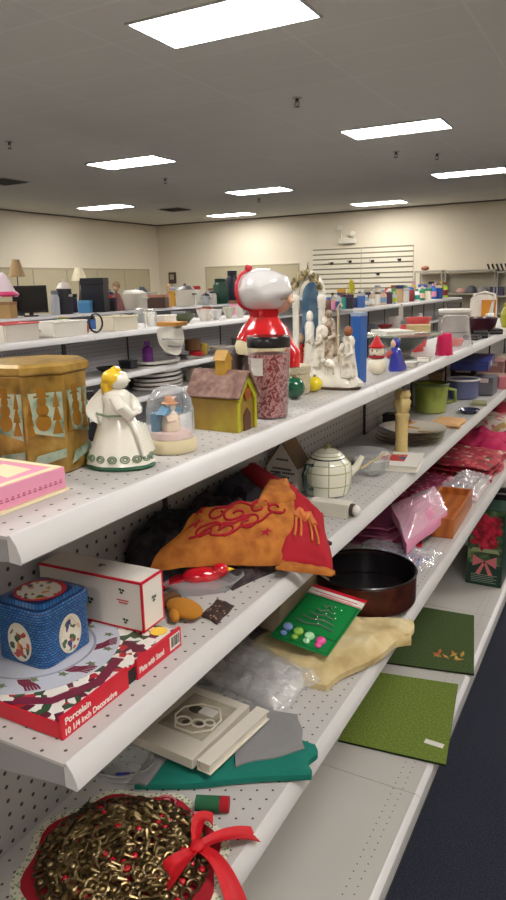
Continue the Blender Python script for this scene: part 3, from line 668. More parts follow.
MB().lathe([(.001, 0), (.045, 0), (.062, .105), (.068, .105), (.068, .118), (.063, .118), (.060, .112), (.044, .006), (.001, .006)], 36).build('pail', mat('red plastic', (206, 84, 82), .35), rb)
for k in range(3):
    w_ = thing('white_trinket', ['small white lidded trinket pot under the glass platter edge', 'small white open dish beside the trinket pot', 'little white soap box near the pink tumbler'][k], ['trinket pot', 'dish', 'soap box'][k], on(*[(398, 370), (410, 367), (424, 362)][k], ZT))
    if k == 0: MB().lathe([(.001, 0), (.018, 0), (.022, .012), (.020, .018), (.001, .018)], 20).build('pot', cer, w_); MB().lathe([(.021, .0185), (.012, .025), (.003, .027), (.004, .032), (.001, .034)], 20).build('lid', cer, w_)
    elif k == 1: MB().lathe([(.001, 0), (.016, 0), (.028, .016), (.026, .016), (.014, .004), (.001, .004)], 24).build('dish', cer, w_)
    else: MB().box(-.02, .02, -.012, .012, 0, .012).build('box', cer, w_, bev=.002); MB().box(-.021, .021, -.013, .013, .0125, .017).build('lid', cer, w_, bev=.001)
pc = thing('pink_tumbler', 'hot pink plastic tumbler standing upside down by the shelf edge', 'tumbler', on(444, 355, ZT))
MB().lathe([(.029, 0), (.031, .004), (.024, .076), (.020, .078), (.001, .078)], 30).build('cup', mat('hot pink plastic', (222, 34, 96), .35), pc)
MB().lathe([(.0315, 0), (.0325, .003), (.0315, .006)], 30, close=True).build('rim', MC['hot pink plastic'], pc)
cb = thing('clear_bin', 'clear plastic bin turned upside down behind the pink tumbler', 'bin', (-.640, 2.93, ZT+.0008), math.radians(8)); cb.scale = (.8, .8, .9)
m = MB(); r1, r2, hh = .082, .062, .135
def rr(r, z, n=5):
    o_ = []
    for cx_, cy_, a0 in ((1, 1, 0), (-1, 1, 90), (-1, -1, 180), (1, -1, 270)):
        for k in range(n): t = math.radians(a0+90*k/(n-1)); o_.append((cx_*(r-.018)+.018*math.cos(t), cy_*(r-.018)+.018*math.sin(t), z))
    return o_
ks = [(r1+.006, 0), (r1+.006, .008), (r1, .009), (r2, hh-.006), (r2-.006, hh)]
for r, z in ks: m.v += rr(r, z)
for q_ in range(len(ks)-1):
    for k in range(20): m.face((q_*20+k, q_*20+(k+1) % 20, q_*20+20+(k+1) % 20, q_*20+20+k))
m.face([80+k for k in range(20)]); m.build('shell', clear('frosty clear plastic', (226, 222, 224), .22, .15), cb)
ins = thing('pink_soap_dish', 'pink dish with white print seen inside the clear bin', 'dish', (-.640, 2.93, ZT+.001)); ins.scale = (.8,)*3; MB().lathe([(.001, 0), (.035, 0), (.045, .03), (.04, .035), (.03, .01), (.001, .01)], 24).build('dish', mat('coral pink', (220, 120, 116), .5), ins)
ck = thing('cake_tin', 'round silver cake tin with a white lid behind the clear bin', 'tin', (-.755, 3.42, ZT+.0008)); ck.scale = (.72, .72, .95); 
MB().lathe([(.001, 0), (.098, 0), (.10, .004), (.10, .12), (.001, .12)], 40).build('body', mat('brushed tin', (176, 172, 166), .35, metal=.6), ck)
MB().lathe([(.001, .1205), (.103, .1205), (.103, .132), (.095, .136), (.001, .137)], 40).build('lid', wht, ck)
for (z_, r_) in ((.02, .1008), (.10, .1008)): MB().lathe([(r_, z_), (r_+.001, z_+.003), (r_, z_+.006)], 40, close=True).build('band', mat('dark band', (90, 84, 76), .4), ck)
wc = thing('white_booster_seat', 'white moulded plastic child seat standing behind the dark bowl', 'seat', (-.71, 3.78, ZT+.0008), math.radians(-10)); wc.scale = (.75, .75, .62)
m = MB(); m.grid(lambda u, v: (-.085+.17*u, .03+.05*v+.02*math.cos(PI*(u*2-1)), .30*v*(1-.12*(2*u-1)**4)), 16, 12, 0); m.build('back', mat('white moulded plastic', (230, 226, 220), .4), wc)
MB().box(-.09, -.072, -.07, .06, 0, .15).build('side_rail', MC['white moulded plastic'], wc, bev=.006); MB().box(.072, .09, -.07, .06, 0, .15).build('side_rail', MC['white moulded plastic'], wc, bev=.006)
MB().box(-.07, .07, -.07, .03, .03, .055).build('seat_pan', MC['white moulded plastic'], wc, bev=.006)
fr = MB(); fr.tube([(-.085, .06, .02), (-.088, .085, .2), (-.07, .095, .30), (0, .1, .32), (.07, .095, .30), (.088, .085, .2), (.085, .06, .02)], .009, 10); fr.build('rim', MC['white moulded plastic'], wc)
db = thing('dark_bowl', 'deep dark maroon bowl near the end of the top shelf', 'bowl', (-.66, 3.50, ZT+.0008)); MB().lathe([(.001, 0), (.05, 0), (.055, .006), (.085, .05), (.092, .085), (.088, .085), (.078, .05), (.05, .012), (.001, .01)], 40).build('bowl', mat('maroon glaze', (62, 24, 36), .3, coat=.4), db)
ob = thing('orange_box', 'amber orange box standing at the end of the top shelf', 'box', (-.672, 3.86, ZT+.0008), .1); MB().box(-.035, .035, -.05, .05, 0, .15).build('body', mat('amber card', (212, 140, 40), .5), ob, bev=.001); MB().box(-.036, .036, -.051, .051, .1505, .158).build('lid', MC['amber card'], ob)
yv = thing('green_vase', 'yellow green vase at the right edge of the top shelf', 'vase', (-.62, 4.12, ZT+.0008)); MB().lathe([(.001, 0), (.025, 0), (.035, .04), (.03, .09), (.018, .11), (.024, .13), (.02, .13), (.014, .11), (.001, .10)], 28).build('body', mat('yellow green glass', (170, 172, 60), .2), yv)
for k, (xx, yy, hh) in enumerate(((-.63, 3.25, .02), (-.615, 3.36, .03), (-.60, 3.62, .025))):
    t = thing('black_case', ['flat black case beside the clear bin', 'black zipped case, second along from the clear bin', 'black flat case in front of the amber box'][k], 'case', (xx, yy, ZT+.0008), .2*k, 'black cases on the top shelf')
    MB().box(-.035, .03, -.05, .05, 0, hh).build('body', mat('black fabric', (38, 34, 38), .7), t, bev=.004); MB().box(-.0355, .0305, -.0505, .0505, hh*.45, hh*.55).build('zip', mat('grey zip', (120, 116, 118), .4), t)
# ================================================================= second shelf of the first row
def pt(p, u, v): a, b, c, d = [Vector(x) for x in p]; return a*(1-u)*(1-v)+b*u*(1-v)+c*u*v+d*(1-u)*v
def fold(u, v, s=1, f=6, seed=0):
    return s*(noise.noise(Vector((u*f+seed, v*f*.8, seed)))+.5*noise.noise(Vector((u*f*2.3, v*f*2+seed, 3+seed))))
def patchf(c4, bulge=0, wr=.004, f=6, seed=0, edge=.12, z0=None, sag=0):
    def fn(u, v):
        uu = u+.02*math.sin(9*v+seed); vv = v+.02*math.sin(8*u+seed*2)
        p = pt(c4, min(1.03, max(-.03, uu)), min(1.03, max(-.03, vv)))
        e = min(1, min(u, 1-u)/edge, min(v, 1-v)/edge)*.999+.001; e = e*e*(3-2*e)
        p.z += bulge*e+fold(u, v, wr, f, seed)*(.3+.7*e)
        if z0 is not None: p.z = max(p.z, z0)
        return p
    return fn
def cloth(name, lab, cat, c4, m, thick=.004, bulge=0, wr=.004, f=6, seed=0, nu=28, nv=28, group=None, z0=None, edge=.12, part=None, ang=60):
    o = MB().grid(patchf(c4, bulge, wr, f, seed, edge, z0), nu, nv, thick).build(part or name, m, ang=ang)
    if not part: tag(o, lab, cat, group)
    return o
def zc(p, z): return Vector((p[0], p[1], z))
# ---- decorative plate in its red box
bx = thing('plate_box', 'flat red edged box with a holly plate picture at the second shelf end', 'box', (-.69, .662, Z2+.0008))
rbox = mat('glossy red card', (206, 24, 48), .35); 
MB().box(-.128, .124, -.130, .126, 0, .022).build('tray', rbox, bx, bev=.001)
holly = pattern('holly and snow print', 'voronoi', [(0, (226, 222, 214)), (.34, (52, 78, 50)), (.55, (96, 28, 50)), (.68, (222, 218, 208)), (.9, (180, 30, 44))], 95, .35)
MB().box(-.126, .122, -.128, .124, .0222, .0236).build('printed_top', pattern('holly and snow print', 'voronoi', [], 1), bx)
pl = MB(); pl.lathe([(.001, .0238), (.118, .0238), (.118, .0246), (.001, .0247)], 56, TR(-.03, -.01, 0)); pl.build('plate_picture', mat('pale blue grey print', (188, 190, 202), .35), bx)
r_ = MB(); r_.lathe([(.080, .02475), (.082, .0252), (.084, .02475)], 56, TR(-.03, -.01, 0), close=True); r_.build('plate_ring', mat('grey line print', (150, 152, 168), .35), bx)
rib = MB(); z = .0249
random.seed(5)
for a0 in (-62, -20, 22, 75, 140, 200, 262):
    c0 = Vector((-.03, -.01, z)); 
    for k in range(5): rib.ribbon([c0+Vector((r*math.cos(math.radians(a0+dx+k*2.2)), r*math.sin(math.radians(a0+dx+k*2.2)), k*.00005)) for r, dx in ((.085, 0), (.094, 3), (.103, 8), (.114, 10))], .003)
rib.build('ribbon_print', mat('maroon ribbon print', (116, 36, 62), .4), bx)
lf = MB()
for a0 in range(0, 360, 24):
    r = .088+.02*random.random(); c = (-.03+r*math.cos(math.radians(a0)), -.01+r*math.sin(math.radians(a0)))
    q = random.random()*PI; lf.prism([(c[0]+.009*math.cos(q+t)*(1 if i % 2 == 0 else .5), c[1]+.006*math.sin(q+t)*(1 if i % 2 == 0 else .5)) for i, t in enumerate([k*PI/5 for k in range(10)])], z, z+.0003)
lf.build('leaf_print', mat('sage leaf print', (112, 128, 92), .4), bx)
wl = MB(); wl.ribbon([(.095, .02, .0242), (.11, -.04, .0242), (.085, -.10, .0242), (.04, -.122, .0242)], .016); wl.build('plaid_ribbon', MC['maroon ribbon print'], bx)
# leaning red flap with the writing along the front
fl = MB(); fl.box(0, .004, -.1295, -.002, -.002, .030); fl.build('front_flap', rbox, bx, loc=(.1245, 0, 0))
fl = MB(); fl.box(0, .004, .018, .1255, -.002, .030); fl.build('front_flap', rbox, bx, loc=(.1245, 0, 0))
MB().box(.1242, .1255, -.002, .018, .0, .020).build('notch', mat('dark cut out', (40, 32, 34), .8), bx)
wl = mat('white lettering', (236, 226, 220), .5)
M = frameM((.1290, -.124, .0175), (0, 1, 0), (0, 0, 1))
text('Porcelain', .0125, wl, bx, M, bold=.0003)
text('10 1/4 inch Decorative', .0118, wl, bx, frameM((.1290, -.126, .0035), (0, 1, 0), (0, 0, 1)), bold=.0003, sx=.9)
text('Plate with Stand', .0125, wl, bx, frameM((.1290, .022, .008), (0, 1, 0), (0, 0, 1)), bold=.0003, sx=.72)
bc = MB(); bc.box(.1286, .1289, .096, .122, .004, .026); bc.build('barcode_label', wht, bx)
bc = MB(); y = .099
for k in range(12): bc.box(.1289, .1292, y, y+[.0006, .0012][k % 2 if k % 3 else 0], .008, .024); y += .0018
bc.build('barcode', blk, bx)
MB().lathe([(.001, .0), (.013, .0), (.013, .0006), (.001, .0007)], 24, TR(.10, .108, .0242)).build('gold_seal', MC['yellow glaze'], bx)
# ---- blue basket weave tin
zt = Z2+.0265
tn = thing('blue_tin', 'square blue basket weave tin with white oval medallions on the plate box', 'tin', (-.708, .657, zt), 0); tn.scale = (1.04, 1.04, 1.2)
def weave():
    m, nt, b = newmat('blue basket weave print'); N = nt.nodes.new; L = nt.links.new
    tc = N('ShaderNodeTexCoord'); geo = N('ShaderNodeSeparateXYZ'); L(tc.outputs['Object'], geo.inputs[0])
    ad = N('ShaderNodeMath'); ad.operation = 'ADD'; L(geo.outputs[0], ad.inputs[0]); L(geo.outputs[1], ad.inputs[1])
    cb_ = N('ShaderNodeCombineXYZ'); L(ad.outputs[0], cb_.inputs[0]); L(geo.outputs[2], cb_.inputs[1])
    br = N('ShaderNodeTexBrick'); br.inputs['Scale'].default_value = 1; br.inputs['Brick Width'].default_value = .0062; br.inputs['Row Height'].default_value = .0032; br.inputs['Mortar Size'].default_value = .0006
    br.inputs['Color1'].default_value = lin((36, 92, 158)); br.inputs['Color2'].default_value = lin((64, 128, 188)); br.inputs['Mortar'].default_value = lin((16, 44, 92))
    L(cb_.outputs[0], br.inputs['Vector']); L(br.outputs[0], b.inputs['Base Color']); b.inputs['Roughness'].default_value = .35; return m
m_weave = weave()
def rsq(a, r, n=4): return [(sx*(a-r)+r*math.cos(math.radians(a0+90*k/(n-1))), sy*(a-r)+r*math.sin(math.radians(a0+90*k/(n-1)))) for sx, sy, a0 in ((1, 1, 0), (-1, 1, 90), (-1, -1, 180), (1, -1, 270)) for k in range(n)]
MB().prism(rsq(.046, .014), 0, .052).build('body', m_weave, tn, ang=50)
l = MB(); sec = [(.048, .0525), (.0485, .054), (.0485, .066), (.046, .070), (.030, .074), (.012, .0755)]
for a_, z in sec: l.v += [(x, y, z) for x, y in rsq(a_, min(.015, a_*.4))]
for q in range(len(sec)-1):
    for k in range(16): l.face((q*16+k, q*16+(k+1) % 16, q*16+16+(k+1) % 16, q*16+16+k))
l.face([k for k in range(15, -1, -1)]); l.face([80+k for k in range(16)]); l.build('lid', m_weave, tn, ang=50)
crm = mat('cream medallion', (216, 208, 190), .35)
berries = pattern('fruit and berry print', 'voronoi', [(0, (222, 216, 200)), (.3, (66, 96, 62)), (.45, (222, 216, 200)), (.62, (190, 80, 76)), (.75, (226, 220, 206)), (.88, (212, 150, 70)), (.95, (56, 60, 110))], 150, .4)
def medallion(M, rx, ry, ring=None):
    o_ = MB(); o_.prism([(rx*math.cos(t*PI/16), ry*math.sin(t*PI/16)) for t in range(32)], 0, .0006, M); o_.build('medallion', ring or crm, tn)
    o_ = MB(); o_.prism([(rx*.86*math.cos(t*PI/16), ry*.82*math.sin(t*PI/16)-ry*.06) for t in range(32)], .0006, .0010, M); o_.build('medallion_picture', berries, tn)
medallion(frameM((.0462, .002, .027), (0, 1, 0), (0, 0, 1)), .021, .024)
medallion(frameM((.002, -.0462, .027), (1, 0, 0), (0, 0, 1)), .021, .024)
medallion(frameM((0, 0, .0748), (1, 0, 0), (0, 1, 0)), .036, .034, mat('red ring print', (190, 40, 56), .4))
hd = MB(); hd.tube([(.0476, -.017+.034*k/8, .030+.020*math.sin(PI*k/8)) for k in range(9)], .0012, 6); hd.build('handle_print', crm, tn)
# ---- white box with red edges
wb = thing('white_gift_box', 'white cardboard box with red printed edges and small holly pictures', 'box', (-.704, .7775, zt+.0), math.radians(2))
a, b_, h_ = .099, .0275, .080
MB().box(-a, a, -b_+.0, b_, 0, h_).build('body', mat('white printed card', (228, 222, 214), .4), wb)
e_ = MB(); t = .0028
for z in (0, h_-t): e_.box(-a-.0004, a+.0004, -b_-.0004, -b_+.0001, z, z+t); e_.box(a-.0001, a+.0004, -b_-.0004, b_+.0004, z, z+t)
e_.box(a-t, a+.0004, -b_-.0004, -b_+.0001, t, h_-t); e_.box(a-.0001, a+.0004, -b_-.0004, -b_+t, t, h_-t); e_.box(a-.0001, a+.0004, b_-t, b_+.0004, t, h_-t)
e_.box(-a, a, -b_-.0004, -b_+t, h_-.0001, h_+.0004); e_.box(a-t, a+.0004, -b_+t, b_, h_-.0001, h_+.0004)
e_.build('red_edging', rbox, wb, smooth=False)
dg = mat('holly green print', (48, 74, 56), .4); 
hp = MB()
def sprig(M, s):
    for k in range(3):
        q = 2*PI*k/3+.4; cx_, cy_ = s*.5*math.cos(q), s*.5*math.sin(q)
        hp.prism([(cx_+s*(.75 if i % 2 == 0 else .38)*math.cos(q+t)*.8, cy_+s*(.75 if i % 2 == 0 else .38)*math.sin(q+t)*.6) for i, t in enumerate([j*PI/5 for j in range(10)])], 0, .0004+.00005*k, M)
F = lambda x, z: frameM((x, -b_-.0002, z), (1, 0, 0), (0, 0, 1))
sprig(F(.062, .062), .006); sprig(F(.066, .014), .006); sprig(F(.0, .036), .008); sprig(frameM((a+.0002, .002, .045), (0, 1, 0), (0, 0, 1)), .007); sprig(frameM((.0, .006, h_+.0002), (1, 0, 0), (0, 1, 0)), .007)
hp.build('holly_print', dg, wb)
rt = MB(); rt.box(.052, .074, -b_-.0006, -b_-.0002, .046, .0475); rt.box(.056, .072, -b_-.0006, -b_-.0002, .042, .0435); rt.build('red_caption', rbox, wb)
# ---- red bird ornament in clear shell
bd = thing('red_bird_ornament', 'glossy red bird ornament lying in a clear plastic dish beside the white gift box', 'ornament', (-.648, .978, Z2+.0008), math.radians(35))
MB().ell((0, 0, .022), (.040, .020, .016), 28, 18, bumpf=lambda x, y, z: 1-.18*max(0, -x)**2).build('body', mat('glossy red ornament', (196, 22, 40), .12, coat=1), bd)
MB().ell((.036, 0, .030), (.016, .014, .013)).build('head', MC['glossy red ornament'], bd)
MB().lathe([(.005, 0), (.0005, .012)], 10, TR(.050, 0, .030) @ RY(90)).build('beak', yel, bd)
t_ = MB(); t_.grid(lambda u, v: (-.03-.045*u, (v-.5)*.026*(1+.6*u), .022-.010*u), 6, 4, .004); t_.build('tail', MC['glossy red ornament'], bd)
cd = thing('clear_plastic_dish', 'crumpled clear plastic dish under the red bird ornament', 'dish', (-.646, .976, Z2+.0004), math.radians(35))
MB().lathe([(.001, .0005), (.058, .0005), (.070, .020), (.073, .021), (.074, .018), (.071, .0165)], 40, sx=1.05, sy=.62, wob=lambda a_, z: 1+.04*math.sin(6*a_+40*z)).build('shell', clear('clear packaging', (232, 234, 238), .22, .08), cd)
# ---- mustard mitten and lace
mt = thing('mustard_mitten', 'mustard brown felt mitten lying behind the barcode end of the plate box', 'mitten', (-.612, .872, Z2+.0008), math.radians(-20))
MB().ell((0, 0, .012), (.040, .024, .012), 28, 14).build('palm', mat('mustard felt', (176, 116, 34), .9, var=.12, scale=80), mt)
MB().ell((.006, -.024, .010), (.018, .009, .009), 16, 10, RZ(-30)).build('thumb', MC['mustard felt'], mt)
MB().lathe([(.021, 0), (.023, .004), (.022, .016), (.020, .018)], 20, TR(-.035, 0, .012) @ RY(-90), sx=.5).build('cuff', mat('brown knit', (96, 66, 40), .9), mt)
lacem = pattern('brown lace', 'cells', [(0, (196, 168, 140)), (.32, (70, 44, 38)), (.5, (52, 34, 32))], 130, .8, 'LINEAR')
cloth('lace_ribbon', 'piece of dark brown lace ribbon by the shelf edge', 'ribbon', [(-.585, .880, Z2+.003), (-.545, .866, Z2+.003), (-.552, .935, Z2+.003), (-.592, .945, Z2+.003)], lacem, .0015, .004, .002, 5, 2, 14, 14)
# ---- dark knitted pile + rumpled dark cloths at the back
dk = pattern('dark brown knit', 'noise', [(.35, (40, 30, 34)), (.6, (66, 52, 56)), (.75, (90, 70, 70))], 90, .95, 'LINEAR', bump=.5)
dk2 = pattern('charcoal wool', 'noise', [(.35, (34, 34, 40)), (.6, (58, 56, 64))], 70, .95, 'LINEAR', bump=.4)
z = Z2
cloth('charcoal_scarf', 'crumpled charcoal knitted scarf against the pegboard behind the stocking', 'scarf', [(-.812, .94, z+.004), (-.70, .93, z+.006), (-.66, 1.22, z+.012), (-.812, 1.28, z+.012)], dk2, .010, .080, .020, 5, 1, 34, 34, z0=z+.001)
cloth('brown_shawl', 'dark brown knitted shawl bunched under the orange stocking', 'shawl', [(-.70, 1.0, z+.006), (-.585, .99, z+.005), (-.515, 1.28, z+.004), (-.72, 1.32, z+.01)], dk, .006, .018, .008, 5, 4, 30, 30, z0=z+.001)
cloth('grey_purse', 'dark grey pouch lying behind the orange stocking', 'pouch', [(-.81, 1.27, z+.008), (-.70, 1.24, z+.01), (-.69, 1.44, z+.01), (-.81, 1.47, z+.01)], mat('slate pouch cloth', (66, 64, 78), .85), .008, .085, .010, 4, 7, 24, 24, z0=z+.001)
# ---- orange and red stocking
org = pattern('orange felt', 'noise', [(.35, (152, 84, 26)), (.65, (186, 114, 42))], 40, .9, 'LINEAR', bump=.2)
redf = mat('red felt', (160, 20, 36), .9, var=.08, scale=50); camelm = mat('golden embroidery', (200, 116, 60), .8)
sto = thing('felt_stocking', 'big orange felt Christmas stocking with red cuff and swirl embroidery', 'stocking', (0, 0, 0))
A = Vector((-.735, .955, z+.030)); B_ = Vector((-.515, 1.055, z+.018)); Cc = Vector((-.515, 1.33, z+.062)); D_ = Vector((-.700, 1.26, z+.125))
A = P(149, 566, z+.055); B_ = P(283, 560, z+.03); Cc = P(296, 500, z+.11); D_ = P(196, 512, z+.128)
sf = patchf([A, B_, Cc, D_], .018, .006, 5, 2.2, .15, z+.012)
MB().grid(sf, 34, 26, .007).build('foot_panel', org, sto, ang=70)
B2 = P(334, 570, z+.006); B2b = P(337, 556, z+.02); C2 = P(322, 512, z+.07); C3 = P(284, 482, z+.115)
cf_ = patchf([B_+Vector((-.01, 0, .006)), B2, C2, C3], .016, .005, 5, 5.1, .15, z+.004)
MB().grid(cf_, 24, 24, .007).build('cuff', redf, sto, ang=70)
tp = patchf([P(292, 497, z+.115), P(322, 515, z+.075), P(300, 476, z+.125), P(278, 484, z+.13)], .006, .003, 5, 9)
t0 = MB(); t0.grid(patchf([P(241, 470, z+.11), P(250, 464, z+.12), P(300, 490, z+.10), P(278, 500, z+.10)], .012, .004, 4, 1.5), 12, 10, .006); t0.build('hanging_loop', redf, sto)
toe = patchf([P(255, 505, z+.125), P(296, 497, z+.118), P(287, 480, z+.13), P(268, 482, z+.13)], .01, .003); MB().grid(toe, 12, 12, .006).build('toe_panel', org, sto, ang=70)
edge_ = MB(); edge_.grid(patchf([B_+Vector((0, 0, -.002)), B2+Vector((.004, -.004, .002)), B2+Vector((.006, -.02, .0)), B_+Vector((0, -.03, -.004))], .004, .002, 5, 3, z0=z+.001), 14, 6, .004); edge_.build('underside', org, sto)
def surf(fn, u, v, e=.0022): p = fn(u, v); return Vector((p[0], p[1], p[2]+e))
sw_ = MB()
def swirl(u0, v0, r, t0_, turns, s=1, n=16):
    return [surf(sf, u0+s*r*(1-.7*k/n)*math.cos(t0_+turns*2*PI*k/n), v0+r*1.3*(1-.7*k/n)*math.sin(t0_+turns*2*PI*k/n)) for k in range(n+1)]
for (u0, v0, r, t0_, tu, s) in ((.30, .42, .09, 0, 1.1, 1), (.46, .38, .09, 3.1, 1.1, 1), (.62, .50, .09, .5, 1.1, -1), (.46, .66, .10, 2, 1.1, 1), (.66, .76, .09, 0, 1, 1), (.82, .76, .08, 3, 1, -1), (.30, .68, .08, 1, 1, 1)):
    sw_.tube(swirl(u0, v0, r*1.2, t0_, tu, s), .0025, 6)
for pl_ in (((.22, .30), (.34, .5), (.5, .48), (.62, .62)), ((.5, .25), (.58, .42), (.72, .5), (.8, .66), (.9, .7)), ((.3, .8), (.45, .86), (.6, .78), (.72, .9))):
    pts = [surf(sf, a_, c) for (a_, c) in pl_]; pp = []
    for k in range(len(pts)-1):
        for q in range(5): pp.append(surf(sf, *(Vector(pl_[k])*(1-q/5)+Vector(pl_[k+1])*(q/5))))
    sw_.tube(pp, .0027, 6)
sw_.build('swirl_embroidery', redf, sto)
for (u0, v0, r) in ((.84, .32, .055), (.16, .55, .07), (.12, .82, .06)):
    st_ = MB(); i0 = 0; st_.v.append(tuple(surf(sf, u0, v0, .003)))
    for k in range(10):
        rr = r*(1 if k % 2 == 0 else .42); st_.v.append(tuple(surf(sf, u0+rr*math.cos(k*PI/5+.3), v0+rr*1.5*math.sin(k*PI/5+.3), .002)))
    for k in range(10): st_.face((0, 1+k, 1+(k+1) % 10))
    st_.build('star_patch', redf, sto)
cm = MB()
for pl_, w_ in ((((.30, .45), (.42, .6), (.52, .48), (.62, .62), (.72, .5)), .012), (((.32, .45), (.28, .2)), .004), (((.42, .5), (.40, .2)), .004), (((.62, .52), (.62, .2)), .004), (((.72, .5), (.74, .2)), .004), (((.3, .5), (.22, .75), (.16, .78)), .005)):
    pp = []
    for k in range(len(pl_)-1):
        for q in range(6): pp.append(surf(cf_, *(Vector(pl_[k])*(1-q/6)+Vector(pl_[k+1])*(q/6)), .003))
    pp.append(surf(cf_, *pl_[-1], .003)); cm.tube(pp, w_*.6, 6)
cm.build('camel_embroidery', camelm, sto)
# ---- white house sign
hs = thing('paper_house', 'small white gabled paper house with black writing behind the stocking', 'paper house', (-.770, 1.60, Z2+.0008), math.radians(-4))
b2 = MB(); b2.prism([(-.045, 0), (.045, 0), (.045, .07), (0, .135), (-.045, .07)], -.03, .03, RX(90)); b2.build('body', wht, hs, smooth=False)
for q in (-1, 1): MB().box(0, .086, -.036, .034, 0, .004, TR(0, 0, .138) @ RY(55 if q == 1 else 125)).build('roof_slope', mat('kraft brown card', (132, 108, 88), .7), hs)
tt = MB()
for (z_, ws) in ((.060, ((-.028, .028),)), (.050, ((-.034, -.004), (.002, .034))), (.038, ((-.034, .020),)), (.085, ((-.016, .016),)), (.026, ((-.030, .03),))):
    for (x0_, x1_) in ws:
        x = x0_
        while x < x1_: tt.box(x, x+.0035, -.0306, -.0301, z_, z_+.005); x += .0052
tt.build('printed_text', blk, hs)
# ---- teapot
tpot = thing('teapot', 'white teapot with green plaid lines, dark green handle and striped lid', 'teapot', (-.660, 1.610, Z2+.0008), math.radians(-20))
tz = mat('teapot glaze', (226, 222, 206), .15, coat=.7); gl_ = mat('olive green stripe', (140, 152, 96), .3, coat=.4)
MB().lathe([(.001, .0), (.046, 0), (.054, .004), (.060, .03), (.062, .06), (.058, .082), (.046, .094), (.042, .096), (.001, .096)], 48).build('body', tz, tpot)
MB().lathe([(.043, .0965), (.044, .099), (.034, .110), (.018, .118), (.001, .120)], 40).build('lid', tz, tpot)
k_ = MB(); k_.lathe([(.010, .119), (.007, .124), (.010, .129), (.001, .132)], 20); k_.build('knob', gl_, tpot)
s_ = MB()
for (z_, r_) in ((.030, .0602), (.064, .0619), (.084, .0568), (.1045, .0398), (.112, .0300)): s_.lathe([(r_, z_-.0012), (r_+.0006, z_), (r_, z_+.0012)], 48, close=True)
prof = [(.054, .004), (.060, .03), (.062, .06), (.058, .082), (.047, .094)]
for k in range(8):
    t = 2*PI*k/8; s_.tube([((r_+.0002)*math.cos(t), (r_+.0002)*math.sin(t), z_) for r_, z_ in prof], .0012, 5)
s_.build('plaid_lines', gl_, tpot)
MB().lathe([(.0432, .094), (.0455, .0965), (.0432, .099)], 40, close=True).build('lid_rim', mat('dark green glaze', (24, 50, 42), .2, coat=.6), tpot)
hn = MB(); hn.tube([(-.0, -.056, .084), (-.0, -.076, .088), (-.0, -.086, .066), (-.0, -.084, .038), (-.0, -.070, .022), (0, -.058, .024)], [.005, .006, .0065, .006, .005, .006], 10); hn.build('handle', MC['dark green glaze'], tpot)
MB().tube([(.02, .055, .045), (.03, .078, .060), (.036, .095, .088)], [.014, .010, .007], 14).build('spout', tz, tpot)
# ---- long white box with round lens end
wt = thing('white_carton', 'long white carton with a round white knob end, in front of the teapot', 'carton', (-.580, 1.452, Z2+.0008), math.radians(0))
MB().box(-.055, .042, -.018, .018, 0, .034).build('body', mat('ivory card', (214, 208, 194), .5), wt, bev=.001)
MB().cyl((.0425, 0, .018), (.050, 0, .018), .015, n=20).build('collar', mat('dark ring', (70, 60, 50), .5), wt)
MB().ell((.056, 0, .018), (.010, .013, .013)).build('knob', wht, wt)
# ---- tray, dark case, chopsticks, glass dish, book
pt_ = thing('grey_plate', 'large pale grey oval plate leaning flat behind the teapot spout', 'plate', (-.700, 1.98, Z2+.0008)); MB().lathe([(.001, .002), (.05, .002), (.055, .0), (.06, .003), (.098, .018), (.096, .020), (.058, .007), (.001, .006)], 44, sx=.95).build('dish', mat('pale grey glaze', (176, 174, 176), .25, coat=.4), pt_)
dc = thing('black_case', 'long black zipped case between the teapot and the grey plate', 'case', (-.735, 1.80, Z2+.0008), math.radians(10)); MB().box(-.07, .075, -.022, .022, 0, .035).build('body', mat('black nylon', (28, 26, 34), .6), dc, bev=.006); MB().box(-.071, .076, -.0225, .0225, .017, .020).build('zip', MC['grey zip'], dc)
gd = thing('glass_bowl', 'clear glass bowl on its side beside the teapot', 'bowl', (-.615, 1.83, Z2+.0008)); MB().lathe([(.001, 0), (.02, 0), (.045, .02), (.05, .045), (.047, .045), (.042, .022), (.018, .004), (.001, .004)], 36).build('bowl', clear('cut crystal'), gd)
cs = MB(); cs.tube([(-.60, 1.70, Z2+.052), (-.60, 1.90, Z2+.048)], [.003, .0018], 7); tag(cs.build('chopstick', mat('pale wood', (206, 176, 120), .6)), 'pale wooden stick lying across the glass bowl', 'stick')
bk2 = booky('red_white_book', 'white paperback with a red and blue picture lying by the carved candle', (-.578, 1.965, Z2+.0008), 8, (.13, .17, .018), wht, paper)
MB().box(-.05, .02, -.03, .05, .0182, .0188).build('cover_picture', pattern('red blue cover art', 'voronoi', [(0, (190, 50, 44)), (.45, (220, 210, 200)), (.6, (60, 70, 120)), (.8, (200, 120, 60))], 30, .4), bk2)
# ---- carved candle
cnd = thing('carved_candle', 'tall carved beige pillar candle standing near the shelf edge', 'candle', on(401, 455, Z2))
wx = mat('beige wax', (206, 182, 124), .5, var=.12, scale=60)
MB().lathe([(.001, 0), (.022, 0), (.021, .01), (.019, .03), (.020, .12), (.022, .13), (.018, .136), (.024, .15), (.026, .168), (.020, .18), (.024, .19), (.018, .205), (.001, .208)], 32, wob=lambda a_, z: 1+(.10*math.sin(6*a_+60*z) if z > .12 else .03*math.sin(10*a_))).build('body', wx, cnd)
MB().cyl((0, 0, .2085), (0.001, 0, .218), .0015, n=6).build('wick', blk, cnd)
